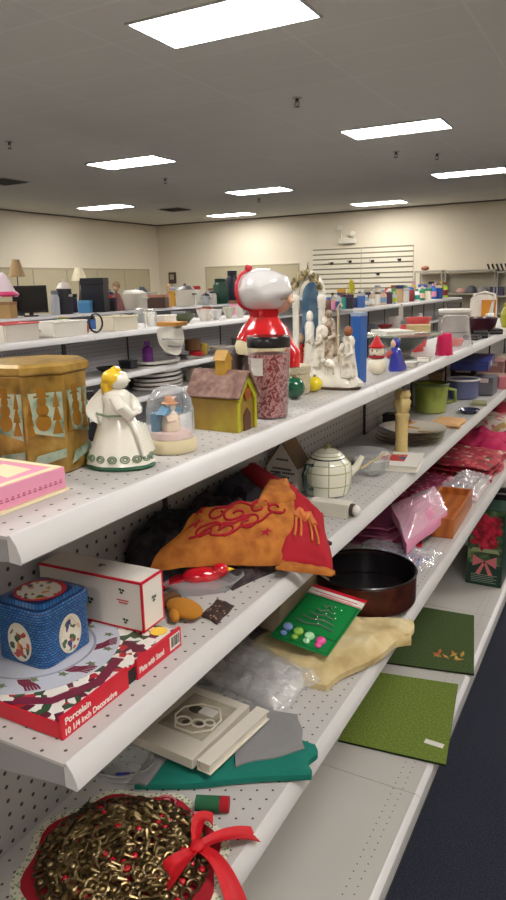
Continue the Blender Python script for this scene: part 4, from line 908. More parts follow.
# ---- patterned plates
plm = pattern('painted plate face', 'voronoi', [(0, (216, 206, 190)), (.4, (196, 150, 70)), (.55, (84, 102, 132)), (.7, (218, 208, 194)), (.9, (176, 90, 70))], 16, .25, coat=.5)
for k in range(4):
    p_ = thing('painted_plate', ['lowest of the four painted plates stacked beside the candle', 'second plate up in the stack of painted plates', 'third plate up in the stack of painted plates', 'topmost painted plate with orange and blue picture in the stack beside the candle'][k], 'plate', (-.640+.004*k, 2.29-.003*k, Z2+.0008+.0125*k), k*.5, 'painted plates stacked on the second shelf')
    MB().lathe([(.001, .001), (.06, .001), (.065, 0), (.07, .003), (.112, .013), (.113, .0145), (.068, .006), (.001, .0045)], 44).build('plate', MC['painted plate face'] if k == 3 else mat('cream stoneware', (208, 198, 180), .3, coat=.4), p_)
    MB().lathe([(.1125, .0125), (.114, .014), (.1125, .0152)], 44, close=True).build('rim', mat('dark plate rim', (72, 56, 54), .3), p_)
# ---- green bucket, blue pot etc
gp = thing('green_pot', 'round green tin bucket with dark rim behind the plates', 'bucket', (-.712, 2.86, Z2+.0008))
MB().lathe([(.001, .001), (.058, .001), (.062, .004), (.070, .115), (.066, .115), (.058, .01), (.001, .008)], 40).build('body', pattern('apple green paint', 'noise', [(.4, (122, 138, 50)), (.6, (158, 172, 84))], 12, .35, 'LINEAR', coat=.3), gp)
MB().lathe([(.0702, .112), (.073, .117), (.070, .121), (.067, .117)], 40, close=True).build('rim', mat('dark green rim', (70, 84, 50), .4), gp)
hn = MB(); hn.tube([(.066, 0, .10), (.098, 0, .095), (.10, 0, .05), (.066, 0, .04)], .007, 10); hn.build('handle', MC['apple green paint'], gp)
pn = thing('peach_napkin', 'folded peach paper napkin on the shelf in front of the green bucket', 'napkin', (-.585, 2.62, Z2+.0008)); 
for k in range(2): o = cloth('napkin_fold', '', '', [(-.06, -.07, .004+.006*k), (.06, -.08, .004+.006*k), (.055, .07, .006+.006*k), (-.05, .08, .006+.006*k)], mat('peach paper', (218, 170, 118), .8), .003, .006, .003, 4, k+1, 14, 14, part='napkin_fold'); o.parent = pn
bp_ = thing('blue_pot', 'blue grey enamel pot with white rim behind the green bucket', 'pot', (-.665, 3.26, Z2+.0008))
MB().lathe([(.001, .001), (.060, .001), (.066, .004), (.072, .085), (.068, .085), (.062, .01), (.001, .008)], 40).build('body', mat('blue grey enamel', (92, 98, 138), .3, coat=.4), bp_)
MB().lathe([(.072, .083), (.077, .088), (.073, .092), (.068, .088)], 40, close=True).build('rim', wht, bp_)
dl = thing('dark_dish', 'small dark blue dish on the shelf right of the peach napkin', 'dish', (-.56, 2.88, Z2+.0008)); MB().lathe([(.001, 0), (.03, 0), (.045, .015), (.043, .017), (.028, .004), (.001, .004)], 30).build('dish', mat('navy glaze', (50, 54, 84), .25, coat=.4), dl)
kb = [((-.60, 3.42), (.10, .13, .085), 'grey box of small figures on the second shelf right of the blue pot', (104, 102, 112)), ((-.72, 3.55), (.12, .10, .12), 'dark brown box behind the grey box on the second shelf', (66, 50, 48)), ((-.62, 3.75), (.14, .16, .05), 'tan box with red print further along the second shelf', (168, 140, 120)), ((-.70, 4.1), (.16, .2, .09), 'dusty rose box further along the second shelf', (170, 120, 116)), ((-.64, 4.5), (.2, .25, .07), 'cream box near the right edge on the second shelf', (206, 190, 170))]
for i, (c, d, lb, col) in enumerate(kb):
    t = thing('small_box', lb, 'box', (c[0], c[1], Z2+.0008), .05*i); mm = mat('box card %d' % i, col, .6, var=.15, scale=50)
    MB().box(-d[0]/2, d[0]/2, -d[1]/2, d[1]/2, 0, d[2]*.7).build('body', mm, t, bev=.001); MB().box(-d[0]/2-.001, d[0]/2+.001, -d[1]/2-.001, d[1]/2+.001, d[2]*.7+.0005, d[2]).build('lid', mm, t, bev=.001)
    MB().box(-d[0]*.3, d[0]*.3, -d[1]/2-.0018, -d[1]/2-.0012, d[2]*.72, d[2]*.95).build('label', mat('pink white label', (214, 190, 186), .6), t)
bl = thing('long_blue_box', 'long royal blue box lying across the boxes under the top shelf', 'box', (-.672, 3.50, Z2+.1215), math.radians(6))
MB().box(-.085, .085, -.20, .20, 0, .032).build('body', mat('navy blue card', (44, 56, 128), .4), bl, bev=.001); MB().box(-.0855, .0855, -.2005, .2005, .0325, .042).build('lid', MC['navy blue card'], bl)
MB().box(.0856, .0862, -.05, .02, .005, .028).build('price_label', wht, bl)

# ---- small clutter further along the second shelf
for i, (x, y, w_, d_, h_, c, lb) in enumerate(((-.76, 2.50, .07, .05, .05, (44, 40, 44), 'small black box against the pegboard behind the painted plates'), (-.745, 3.08, .06, .08, .14, (120, 96, 74), 'brown upright box behind the blue pot'), (-.56, 3.10, .06, .09, .012, (150, 150, 110), 'flat sage green card near the shelf edge by the blue pot'), (-.545, 3.62, .05, .07, .06, (206, 120, 130), 'rose pink little box at the shelf edge under the long blue box'), (-.55, 3.95, .06, .1, .10, (176, 70, 90), 'crimson box at the shelf edge beyond the rose pink one'))):
    t = thing('small_box', lb, 'box', (x, y, Z2+.0008), .1*i); m_ = mat('clutter %d' % i, c, .5, var=.12, scale=40); MB().box(-w_/2, w_/2, -d_/2, d_/2, 0, h_*.8).build('body', m_, t, bev=.001); MB().box(-w_/2-.001, w_/2+.001, -d_/2-.001, d_/2+.001, h_*.8+.0004, h_).build('lid', m_, t, bev=.001)
# ================================================================= third shelf
z = Z3
wr = thing('brass_wreath', 'round brass and gold beaded wreath on a red cloth with a big red bow', 'wreath', (-.632, .700, z+.0008)); wr.scale = (1.08, 1.08, .9)
trim = pattern('green white lace trim', 'cells', [(0, (80, 120, 76)), (.35, (150, 170, 130)), (.45, (220, 214, 196))], 170, .8, 'LINEAR')
def disc(mb, r, z0, n=60, amp=.05, fr=8, ph=0, h=.003, sy=1):
    mb.lathe([(.001, z0), (r*.7, z0+.001), (r, z0), (r, z0+h*.6), (r*.7, z0+h), (.001, z0+h)], n, wob=lambda a_, zz: 1+amp*math.cos(fr*a_+ph), sy=sy)
m = MB(); disc(m, .156, .0, amp=.045, sy=.95); m.build('lace_edging', trim, wr)
m = MB(); disc(m, .142, .0032, amp=.045, sy=.95); m.build('red_felt_mat', redf, wr)
brass = pattern('aged brass', 'noise', [(.3, (76, 60, 36)), (.5, (138, 116, 76)), (.7, (196, 176, 134))], 60, .34, 'LINEAR', metal=.85)
brd = mat('dark antique bronze', (84, 66, 44), .35, metal=.8)
random.seed(11)
rg = MB(); rd_ = MB(); bd_ = MB(); rbd = MB()
for i in range(8):
    r = .012+.0155*i; n = int(2*PI*r/.0165)
    for k in range(n):
        t = 2*PI*k/n+i*.4; x, y = r*math.cos(t), r*math.sin(t)*.93; zz = .012+.022*(1-(r/.13)**2)+.004*random.random()
        M = TR(x, y, zz) @ Matrix.Rotation(t, 4, 'Z') @ RY(12+20*random.random()) @ RX(random.uniform(-22, 22))
        (rd_ if i >= 6 or random.random() < .25 else rg).tube([M @ Vector((.0088*math.cos(q*PI/6), .0088*math.sin(q*PI/6), 0)) for q in range(12)], .0026, 6, True)
        if random.random() < .6: (rbd if random.random() < .22 else bd_).ell(M @ Vector((0, 0, .0)), (.0052, .0052, .0045), 10, 7)
for k in range(50):
    t = random.random()*2*PI; r = .01+.10*random.random()**.6
    x, y = r*math.cos(t), r*math.sin(t)*.93; zz = .022+.022*(1-(r/.13)**2)
    q = t+PI/2+random.uniform(-.5, .5); dx, dy = .012*math.cos(q), .012*math.sin(q)
    bd_.tube([(x-dx, y-dy, zz-.003), (x, y, zz+.003), (x+dx, y+dy, zz-.002)], [.0012, .0032, .0010], 6)
rg.build('brass_rings', brass, wr); rd_.build('bronze_rings', brd, wr); bd_.build('gold_beads', brass, wr); rbd.build('red_beads', mat('red glass bead', (190, 30, 44), .15, coat=.6), wr)
m = MB(); disc(m, .11, .0066, amp=.02, h=.016, sy=.93); m.build('core', pattern('red and gold weave', 'noise', [(.42, (120, 98, 60)), (.5, (150, 130, 86)), (.56, (150, 20, 34))], 34, .5, 'LINEAR', metal=.2), wr)
sp = MB()
for (x, y, s) in ((.05, .118, 1), (-.01, .128, -1)):
    sp.tube([(x+s*(.018*(1-k/22))*math.cos(k*.45), y+(.014*(1-k/22))*math.sin(k*.45)*.8, .0085) for k in range(20)], .0018, 5)
sp.build('spiral_embroidery', mat('pink cord', (214, 120, 130), .7), wr)
bow = mat('red satin ribbon', (196, 16, 30), .6)
bo = MB(); cx_, cy_, cz = .098, .048, .032
def band(p0, p1, p2, w0, w1):
    def fn(u, v):
        a, b, c = Vector(p0), Vector(p1), Vector(p2); p = a*(1-u)**2+b*2*u*(1-u)+c*u*u; t = (b-a)*(1-u)+(c-b)*u; sd = Vector((-t.y, t.x, 0)); sd = sd.normalized() if sd.length > 1e-6 else Vector((1, 0, 0))
        return p+sd*(v-.5)*(w0+(w1-w0)*u)+Vector((0, 0, .003*math.cos(6*v)))
    return fn
for (p1, p2, w1) in (((cx_-.035, cy_+.045, cz+.03), (cx_-.01, cy_+.06, cz-.005), .03), ((cx_+.0, cy_-.045, cz+.028), (cx_-.015, cy_-.06, cz-.006), .045)):
    k = MB(); k.grid(band((cx_, cy_, cz), p1, p2, .012, w1), 12, 5, .0018); k.build('bow_loop', bow, wr)
for (p1, p2, w1) in (((cx_+.02, cy_+.045, cz+.008), (cx_+.050, cy_+.085, cz-.030), .034), ((cx_+.04, cy_+.0, cz+.014), (cx_+.085, cy_-.035, cz-.030), .030)):
    k = MB(); k.grid(band((cx_, cy_, cz), p1, p2, .014, w1), 14, 5, .0016); k.build('bow_tail', bow, wr)
MB().ell((cx_, cy_, cz+.006), (.011, .011, .009)).build('bow_knot', bow, wr)
# green / red rolled sock by the wreath
rs = thing('striped_cloth_roll', 'rolled green and red cloth strip between the wreath and the teal bag', 'cloth roll', (-.565, .862, z+.0008), .4)
c = MB(); c.cyl((-.03, 0, .013), (.012, 0, .013), .013, n=20); c.build('green_roll', mat('green felt', (36, 92, 60), .9), rs)
c = MB(); c.cyl((.0125, 0, .013), (.028, 0, .013), .0132, n=20); c.build('red_band', redf, rs)
# clear dish
gd = thing('oval_glass_dish', 'clear oval glass dish with a blue sticker under the end of the second shelf', 'dish', (-.765, .865, z+.0008), .5)
MB().lathe([(.001, 0), (.04, 0), (.058, .028), (.061, .029), (.061, .026), (.043, .003), (.001, .003)], 36, sy=.7, wob=lambda a_, zz: 1+.02*math.sin(16*a_)).build('dish', clear('cut crystal'), gd)
MB().box(-.012, .014, -.014, -.004, .0045, .0055).build('sticker', mat('blue sticker', (44, 60, 170), .5), gd)
dm = MB(); random.seed(6)
a0 = P(88, 803, z+.02); a1 = P(62, 842, z+.008); dm.tube([a0, (a0+a1)/2+Vector((0, 0, .004)), a1], .0025, 6)
for k in range(70):
    q = a0.lerp(a1, random.random()); dm.tube([q, q+Vector((random.uniform(-.012, .012), random.uniform(-.012, .012), random.uniform(-.004, .014)))], [.0014, .0004], 4)
tag(dm.build('pine_sprig', pattern('dusty pine', 'noise', [(.4, (32, 34, 30)), (.6, (66, 72, 58))], 90, .9, 'LINEAR')), 'dark artificial pine sprig against the pegboard behind the wreath', 'sprig')
# ---- teal bag with grey flap
tl = mat('teal felt', (14, 112, 98), .9, var=.08, scale=90); gf = mat('grey felt', (128, 126, 128), .9, var=.06, scale=90)
tb = thing('teal_bag', 'flat folded teal felt bag with a grey flap under the white boxed set', 'bag', (0, 0, 0))
o = MB().grid(patchf([(-.722, .832, z+.014), (-.447, 1.000, z+.016), (-.466, 1.085, z+.016), (-.765, 1.08, z+.014)], .006, .003, 4, 1, .06, z+.012), 24, 18, .0115).build('body', tl, tb)
o = MB().grid(patchf([(-.57, .95, z+.0265), (-.478, 1.055, z+.0225), (-.535, 1.15, z+.020), (-.66, 1.13, z+.0265)], .003, .002, 4, 3, .1, z+.018), 16, 12, .003).build('flap', gf, tb)
o = MB().grid(patchf([(-.725, .833, z+.020), (-.69, .840, z+.024), (-.70, .93, z+.024), (-.735, .92, z+.020)], .004, .002, 4, 5, .1), 8, 8, .004).build('side_strap', gf, tb)
# ---- boxed set
bs = thing('white_boxed_set', 'white boxed set with a sepia photo on its cover, lying on the teal bag', 'boxed set', (-.690, .995, z+.033), math.radians(-4))
MB().box(-.092, .066, -.092, .102, 0, .020).build('case', mat('warm white card', (214, 206, 194), .4), bs, bev=.001)
MB().box(-.058, .050, -.040, .080, .0202, .0206).build('cover_photo', pattern('sepia photo print', 'noise', [(.3, (120, 108, 92)), (.5, (168, 156, 136)), (.7, (190, 182, 164))], 18, .4, 'LINEAR'), bs)
k = MB()
for (x, y, r) in ((-.018, -.008, .016), (.012, .0, .014), (.030, .012, .011)): k.tube([(x+r*math.cos(q*PI/8), y+r*.8*math.sin(q*PI/8), .0212) for q in range(16)], .0022, 6, True)
k.tube([(-.045, .03, .0212), (-.02, .055, .0212), (.02, .06, .0212), (.045, .03, .0212), (.046, -.005, .0212), (.02, -.03, .0212), (-.02, -.032, .0212), (-.045, .0, .0212)], .0022, 6, True)
k.build('cover_ornament', mat('pale print', (222, 216, 202), .4), bs)
k = MB(); k.ell((-.02, .035, .0208), (.016, .012, .0006)); k.ell((-.012, -.008, .0208), (.008, .008, .0006)); k.ell((.014, -.0, .0208), (.008, .007, .0006)); k.build('dark_print', mat('dark brown print', (60, 50, 44), .5), bs)
MB().box(-.01, .026, .028, .052, .0212, .0216).build('price_label', wht, bs)
sb = booky('white_book', 'narrow white book beside the white boxed set on the teal bag', (-.598, .998, z+.033), -6, (.03, .195, .020), MC['warm white card'], paper)
# ---- plastic bags
film = clear('crinkled plastic film', (232, 232, 236), .16, .10)
o = cloth('packed_linens', 'white folded linens inside the clear plastic bag behind the boxed set', 'linens', [(-.80, 1.20, z+.02), (-.60, 1.16, z+.015), (-.575, 1.30, z+.015), (-.80, 1.35, z+.02)], mat('white linen', (206, 202, 200), .9), .014, .020, .004, 4, 2, 22, 22, z0=z+.015)
o = cloth('plastic_bag', 'crinkled clear plastic bag over white linens, beside the cream cloth', 'plastic bag', [(-.81, 1.14, z+.034), (-.575, 1.13, z+.022), (-.545, 1.31, z+.020), (-.82, 1.38, z+.034)], film, .0008, .016, .010, 9, 6, 46, 46, z0=z+.018, ang=35)
# ---- cream cloth
crc = pattern('cream brushed cloth', 'noise', [(.3, (176, 152, 104)), (.55, (206, 186, 140)), (.75, (218, 204, 168))], 14, .95, 'LINEAR', bump=.3)
cc = cloth('cream_cloth', 'lumpy folded cream flannel cloth under the green card and the dark pan', 'cloth', [(-.76, 1.30, z+.02), (-.530, 1.275, z+.016), (-.420, 1.56, z+.030), (-.76, 1.64, z+.03)], crc, .015, .020, .012, 4, 3, 44, 44, z0=z+.016)
gt = MB(); gt.grid(patchf([(-.53, 1.42, z+.036), (-.415, 1.55, z+.024), (-.435, 1.66, z+.022), (-.58, 1.60, z+.028)], .016, .005, 5, 8, .25, z+.018), 24, 18, .016); gt.build('folded_end', crc, cc, ang=70)
kl = mat('grey beige cloth', (150, 138, 118), .95, var=.1, scale=30)
cloth('beige_cloth', 'crumpled grey beige cloth against the pegboard behind the cream cloth', 'cloth', [(-.815, 1.42, z+.05), (-.70, 1.40, z+.06), (-.70, 1.72, z+.06), (-.812, 1.74, z+.05)], kl, .01, .05, .012, 5, 9, 26, 26, z0=z+.03)
# ---- green card of ornaments
cz = z+.076
gc = thing('ornament_card', 'green Christmas card pack with red and white header and round coloured beads', 'card pack', (-.618, 1.455, cz), math.radians(0))
gcm = mat('glossy green card', (24, 132, 66), .3)
tilt = Matrix.Rotation(math.radians(7), 4, 'Y') @ Matrix.Rotation(math.radians(6), 4, 'X')
def T_(mb, nm, mm): mb.tf(0, tilt); return mb.build(nm, mm, gc)
T_(MB().box(-.074, .074, -.122, .092, 0, .003), 'backing', gcm)
T_(MB().box(-.075, .075, .092, .122, -.0002, .0034), 'white_header', wht)
T_(MB().box(-.075, .075, .1222, .136, -.0002, .0034), 'red_header', rbox)
k = MB(); k.box(-.04, .05, .098, .1, .0034, .0038); k.box(-.06, .06, .106, .109, .0034, .0038); k.box(-.074, .074, .0925, .095, .0034, .0038); T_(k, 'header_lines', rbox)
k = MB()
for (x0_, x1_, y0_, y1_) in ((-.070, .070, -.118, -.115), (-.070, .070, .085, .088), (-.070, -.067, -.115, .085), (.067, .070, -.115, .085)): k.box(x0_, x1_, y0_, y1_, .003, .0034)
T_(k, 'printed_border', mat('dark green print', (14, 92, 46), .4))
k = MB()
for q, w_ in enumerate((.012, .022, .032, .042, .05)): k.tube([(-w_, .058-.022*q, .005), (-w_*.4, .050-.022*q, .006), (w_*.3, .062-.022*q, .005), (w_, .054-.022*q, .005)], .0022, 6)
T_(k, 'silver_tinsel_tree', mat('grey silver tinsel', (118, 134, 122), .35, metal=.4))
k = MB(); random.seed(2)
for q in range(12): k.ell((random.uniform(-.04, .04), random.uniform(-.04, .06), .007), (.0022, .0022, .0022), 8, 6)
T_(k, 'silver_beads', mat('silver bead', (220, 222, 224), .15, metal=.8))
for q, (col, nm) in enumerate((((120, 150, 214), 'blue'), ((150, 200, 80), 'lime'), ((170, 222, 176), 'mint'), ((226, 84, 158), 'pink'))):
    k = MB(); k.ell((-.048+.030*q, -.080-.003*q, .011), (.0125, .0125, .009), 20, 12); k.ell((-.048+.030*q, -.104, .009), (.009, .008, .006), 16, 10); T_(k, nm+'_bead', mat(nm+' bead', col, .2, coat=.5))
T_(MB().box(-.070, .072, -.066, -.063, .003, .0042), 'dark_band', MC['dark green print'])
# ---- springform pan
pn = thing('springform_pan', 'large round dark baking pan with reddish worn outside, resting on the cream cloth', 'baking pan', (-.604, 1.752, z+.019)); pn.scale = (1, 1, 1.0)
pm_in = mat('dark non stick', (26, 22, 26), .3, coat=.3)
pm_out = pattern('burnt pan side', 'noise', [(.35, (36, 24, 24)), (.55, (84, 40, 30)), (.75, (120, 62, 44))], 16, .35, 'LINEAR', metal=.4)
MB().lathe([(.001, .003), (.136, .003), (.138, .010), (.001, .011)], 60).build('base', pm_in, pn)
MB().lathe([(.135, .0115), (.141, .0), (.142, .003), (.1425, .076), (.1405, .078), (.1395, .076), (.139, .014)], 60, close=True).build('wall', pm_out, pn)
MB().lathe([(.1385, .012), (.1388, .0755), (.1375, .0755), (.1372, .012)], 60, close=True).build('inner_wall', pm_in, pn)
MB().lathe([(.1375, .0785), (.142, .0785), (.145, .0815), (.142, .0845), (.1375, .082)], 60, close=True).build('rim', pm_in, pn)
k = MB(); k.box(-.02, .02, -.148, -.1435, .02, .06); k.tube([(-.018, -.15, .04), (0, -.156, .042), (.02, -.15, .04)], .003, 6); k.tf(0, RZ(150)); k.build('latch', mat('worn steel', (120, 110, 104), .4, metal=.8), pn)
# ---- pink placemats, cushion in plastic
pkf = mat('dusty pink cloth', (214, 140, 172), .85, var=.06, scale=60)
for k_ in range(6):
    cloth('pink_placemat', 'dusty pink cloth placemat in the stack between the dark pan and the pink cushion', 'placemat', [(-.80, 2.16+.01*k_, z+.006+.012*k_), (-.640-.010*k_, 2.16+.012*k_, z+.006+.012*k_), (-.60, 2.44, z+.006+.012*k_), (-.80, 2.46, z+.006+.012*k_)], mat('mauve cloth %d' % (k_ % 2), ((186, 108, 144), (148, 62, 104))[k_ % 2], .85), .005, .002, .002, 5, k_, 18, 18, 'pink placemats stacked on the third shelf')
cu_ = thing('pink_cushion', 'pink cushion packed in shiny clear plastic, tilted on the pink placemats', 'cushion', (0, 0, 0))
cq = [P(392, 505, z+.135), P(407, 543, z+.075), P(448, 510, z+.085), P(435, 486, z+.140)]
MB().grid(patchf(cq, .022, .003, 3, 2, .35), 24, 24, .035).build('pad', pkf, cu_, ang=80)
MB().grid(patchf([p+Vector((0, 0, .0022)) for p in cq], .0235, .0045, 9, 12, .35), 44, 44, .0008).build('plastic_wrap', clear('tight film', (240, 236, 240), .02, .05), cu_, ang=30)
# ---- bag with blue print
o = cloth('print_card', 'blue and white printed card sealed in the small plastic bag behind the pan', 'card', [(-.70, 2.00, z+.010), (-.55, 2.00, z+.010), (-.50, 2.12, z+.010), (-.70, 2.15, z+.012)], pattern('blue white print', 'wave', [(0, (60, 84, 150)), (.4, (206, 208, 214)), (.7, (150, 160, 190)), (.9, (176, 50, 50))], 14, .4, distort=4), .004, .006, .003, 5, 2, 14, 14)
o = cloth('small_plastic_bag', 'small shiny clear plastic bag between the dark pan and the wooden tray', 'plastic bag', [(-.74, 1.98, z+.022), (-.50, 1.975, z+.018), (-.475, 2.16, z+.018), (-.74, 2.16, z+.022)], film, .0008, .016, .012, 10, 16, 34, 34, z0=z+.0145, ang=35)
rc = thing('red_packet', 'small bright red packet in front of the wooden tray', 'packet', (-.60, 2.235, z+.0008), .2); MB().box(-.03, .03, -.02, .02, 0, .014).build('body', rbox, rc, bev=.002); MB().box(-.02, .02, -.012, .012, .0142, .0146).build('label', wht, rc)
# ---- wooden tray box
wd = pattern('honey pine wood', 'wave', [(0, (158, 84, 34)), (.5, (178, 98, 40)), (1, (190, 110, 48))], 7, .45, 'LINEAR', distort=5, stretch=(1, .2, 1), coat=.2)
wo = thing('wooden_box', 'honey brown wooden box with recessed top beside the pink cushion', 'wooden box', (-.560, 2.545, z+.0008), math.radians(2))
for (x0_, x1_, y0_, y1_, nm) in ((-.063, .063, -.20, -.188, 'front_board'), (-.063, .063, .188, .20, 'back_board'), (-.063, -.052, -.1875, .1875, 'side_board'), (.052, .063, -.1875, .1875, 'side_board')): MB().box(x0_, x1_, y0_, y1_, 0, .072).build(nm, wd, wo, bev=.001)
MB().box(-.0515, .0515, -.1875, .1875, .004, .048).build('inner_panel', wd, wo, bev=.001)
MB().box(-.0515, .0515, -.1875, -.05, .0485, .066).build('raised_block', wd, wo, bev=.001)
# ---- patterned packs further along
pkp = pattern('pink lace print', 'cells', [(0, (228, 170, 190)), (.3, (176, 60, 104)), (.5, (130, 24, 66))], 40, .5, 'LINEAR')
rdp = pattern('red floral print', 'voronoi', [(0, (176, 40, 60)), (.5, (150, 24, 50)), (.72, (196, 96, 96)), (.86, (90, 92, 60)), (.93, (206, 170, 150))], 45, .6)
cloth('pink_lace_napkins', 'folded crimson and pink lace napkins in clear plastic, behind the pink cushion', 'napkins', [(-.80, 2.64, z+.03), (-.64, 2.64, z+.03), (-.60, 2.98, z+.035), (-.80, 2.98, z+.035)], pkp, .028, .030, .008, 5, 3, 24, 24)
cloth('silver_napkin_pack', 'pink white and silver printed napkin pack under shiny film beyond the wooden box', 'napkin pack', [(-.625, 2.79, z+.02), (-.50, 2.79, z+.016), (-.495, 3.08, z+.016), (-.595, 3.10, z+.02)], pattern('pink white silver print', 'voronoi', [(0, (214, 200, 200)), (.5, (190, 110, 130)), (.7, (150, 146, 148)), (.85, (226, 220, 220))], 40, .35), .014, .020, .010, 8, 13, 22, 22, z0=z+.015)
o = cloth('clear_film_sheet', 'sheet of clear crinkled film over the printed napkin pack', 'plastic film', [(-.66, 2.77, z+.048), (-.495, 2.77, z+.040), (-.488, 3.12, z+.036), (-.62, 3.12, z+.046)], film, .0008, .014, .014, 10, 21, 30, 30, z0=z+.036, ang=35)
for k_ in range(3): cloth('red_floral_placemat', ['lowest red floral placemat in the pile of three on the third shelf', 'middle red floral placemat in the pile of three', 'topmost red floral placemat in the pile of three, under the fuchsia cloth'][k_], 'placemat', [(-.81, 3.14, z+.010+.03*k_), (-.50, 3.13, z+.008+.026*k_), (-.485, 3.50, z+.008+.026*k_), (-.81, 3.55, z+.010+.03*k_)], rdp, .008, .012, .006, 5, 2+k_, 22, 22, 'red floral placemats')
cloth('fuchsia_cloth', 'bright fuchsia folded cloth further along the third shelf', 'cloth', [(-.81, 3.60, z+.02), (-.50, 3.58, z+.02), (-.49, 4.05, z+.02), (-.81, 4.1, z+.02)], mat('fuchsia cloth', (180, 18, 80), .8), .018, .045, .03, 4, 4, 26, 26, z0=z+.019)
cloth('white_napkins', 'white and gold napkins beyond the fuchsia cloth', 'napkins', [(-.81, 4.15, z+.03), (-.49, 4.12, z+.03), (-.49, 4.5, z+.03), (-.81, 4.55, z+.03)], pattern('white gold print', 'voronoi', [(0, (216, 206, 196)), (.6, (190, 160, 100)), (.8, (206, 120, 130))], 30, .6), .028, .05, .012, 4, 5, 22, 22)
for k_, (yy, col, lb) in enumerate(((4.75, (170, 50, 70), 'crimson folded cloth near the right edge of the third shelf'), (5.2, (190, 176, 160), 'beige folded cloth at the right edge of the third shelf'), (5.65, (120, 50, 66), 'wine red folded cloth at the far end of the third shelf'))):
    cloth('folded_cloth', lb, 'cloth', [(-.81, yy-.18, z+.03), (-.49, yy-.18, z+.03), (-.49, yy+.18, z+.03), (-.81, yy+.18, z+.03)], mat('cloth tint %d' % k_, col, .85), .028, .05, .03, 4, 5+k_, 20, 20)
# ================================================================= base deck
z = ZB
g1 = pattern('moss green felt', 'noise', [(.35, (88, 106, 32)), (.65, (118, 136, 52))], 160, .95, 'LINEAR'); g2 = pattern('dark moss felt', 'noise', [(.35, (48, 66, 28)), (.65, (72, 90, 42))], 160, .95, 'LINEAR')
edge_m = mat('dark mat edge', (28, 36, 20), .9)
def mat_sheet(lab, c4, m_):
    t = thing('green_placemat', lab, 'placemat', (0, 0, 0))
    i = [Vector(p) for p in c4]; mb = MB(); mb.v = [tuple(p+Vector((0, 0, .001))) for p in i]+[tuple(p+Vector((0, 0, .007))) for p in i]
    for f in ((3, 2, 1, 0), (4, 5, 6, 7), (0, 1, 5, 4), (1, 2, 6, 5), (2, 3, 7, 6), (3, 0, 4, 7)): mb.face(f)
    mb.build('core', edge_m, t, smooth=False)
    mb = MB(); c = sum(i, Vector())/4; j = [c+(p-c)*.994 for p in i]; mb.v = [tuple(p+Vector((0, 0, .0072))) for p in j]+[tuple(p+Vector((0, 0, .0085))) for p in j]
    for f in ((3, 2, 1, 0), (4, 5, 6, 7), (0, 1, 5, 4), (1, 2, 6, 5), (2, 3, 7, 6), (3, 0, 4, 7)): mb.face(f)
    mb.build('felt_face', m_, t, smooth=False); return t
t = mat_sheet('bright moss green square placemat with a small white label on the bottom deck', [P(338, 742, z), P(446, 767, z), P(458, 686, z), P(372, 673, z)], g1)
q = P(434, 746, z); k = MB(); k.cbox((q.x, q.y, z+.0092), (.06, .022, .0006), -.05); k.build('price_label', wht, t)
t = mat_sheet('dark green placemat with orange leaf print, behind the brighter green one', [P(386, 664, z), P(474, 676, z), P(474, 617, z), P(420, 608, z)], g2)
k = MB(); random.seed(4); q0 = P(448, 656, z)
for q in range(11):
    x, y = q0.x+random.uniform(-.06, .06), q0.y+random.uniform(-.03, .035); a_ = random.random()*6; k.prism([(x+.022*math.cos(a_), y+.022*math.sin(a_)), (x+.007*math.cos(a_+1.5), y+.007*math.sin(a_+1.5)), (x-.022*math.cos(a_), y-.022*math.sin(a_)), (x-.007*math.cos(a_+1.5), y-.007*math.sin(a_+1.5))], z+.0086, z+.0092+.0001*q)
k.build('leaf_print', pattern('autumn leaf print', 'noise', [(.4, (170, 96, 40)), (.6, (190, 160, 80))], 30, .8, 'LINEAR'), t)
# poinsettia box
pb = thing('poinsettia_box', 'tall dark green box printed with a red poinsettia and pink bow on the bottom deck', 'box', (-.525, 3.345, z+.0008), 0)
a, d_, h_ = .082, .09, .385
MB().box(-a, a, -d_, d_, 0, h_).build('body', mat('dark green box card', (24, 54, 44), .4), pb, bev=.001)
F = frameM((0, -d_-.0006, 0), (1, 0, 0), (0, 0, 1))
k = MB(); k.box(-a+.003, a-.003, .11, h_-.003, 0, .0006); k.tf(0, F); k.build('picture_panel', pattern('leafy green print', 'noise', [(.35, (28, 46, 30)), (.55, (70, 96, 62)), (.7, (130, 150, 100))], 22, .4, 'LINEAR'), pb)
k = MB(); random.seed(8)
for q in range(120):
    x, y = random.uniform(-.045, .045), random.uniform(.21, .335); a_ = random.random()*6.3; L_ = .040
    k.prism([(x, y), (x+L_*.5*math.cos(a_)-L_*.28*math.sin(a_), y+L_*.5*math.sin(a_)+L_*.28*math.cos(a_)), (x+L_*math.cos(a_), y+L_*math.sin(a_)), (x+L_*.5*math.cos(a_)+L_*.28*math.sin(a_), y+L_*.5*math.sin(a_)-L_*.28*math.cos(a_))], .0008, .001+q*.00002)
k.tf(0, F); k.build('flower_print', pattern('poinsettia red print', 'noise', [(.4, (136, 12, 40)), (.6, (206, 34, 68))], 40, .4, 'LINEAR'), pb)
k = MB(); k.prism([(0, .125), (-.055, .155), (-.055, .095)], .0008, .0014); k.prism([(0, .125), (.055, .155), (.055, .095)], .0008, .0014); k.prism([(-.008, .12), (-.04, .06), (-.02, .055), (0, .11)], .0008, .0014); k.prism([(.008, .12), (.04, .06), (.02, .055), (0, .11)], .0008, .0014); k.tf(0, F); k.build('bow_print', mat('pink bow print', (206, 112, 118), .4), pb)
k = MB(); k.prism([(-.07, .17), (.07, .17), (.055, .19), (-.055, .19)], .0009, .0015); k.tf(0, F); k.build('basket_print', mat('sage print', (150, 162, 120), .4), pb)
k = MB()
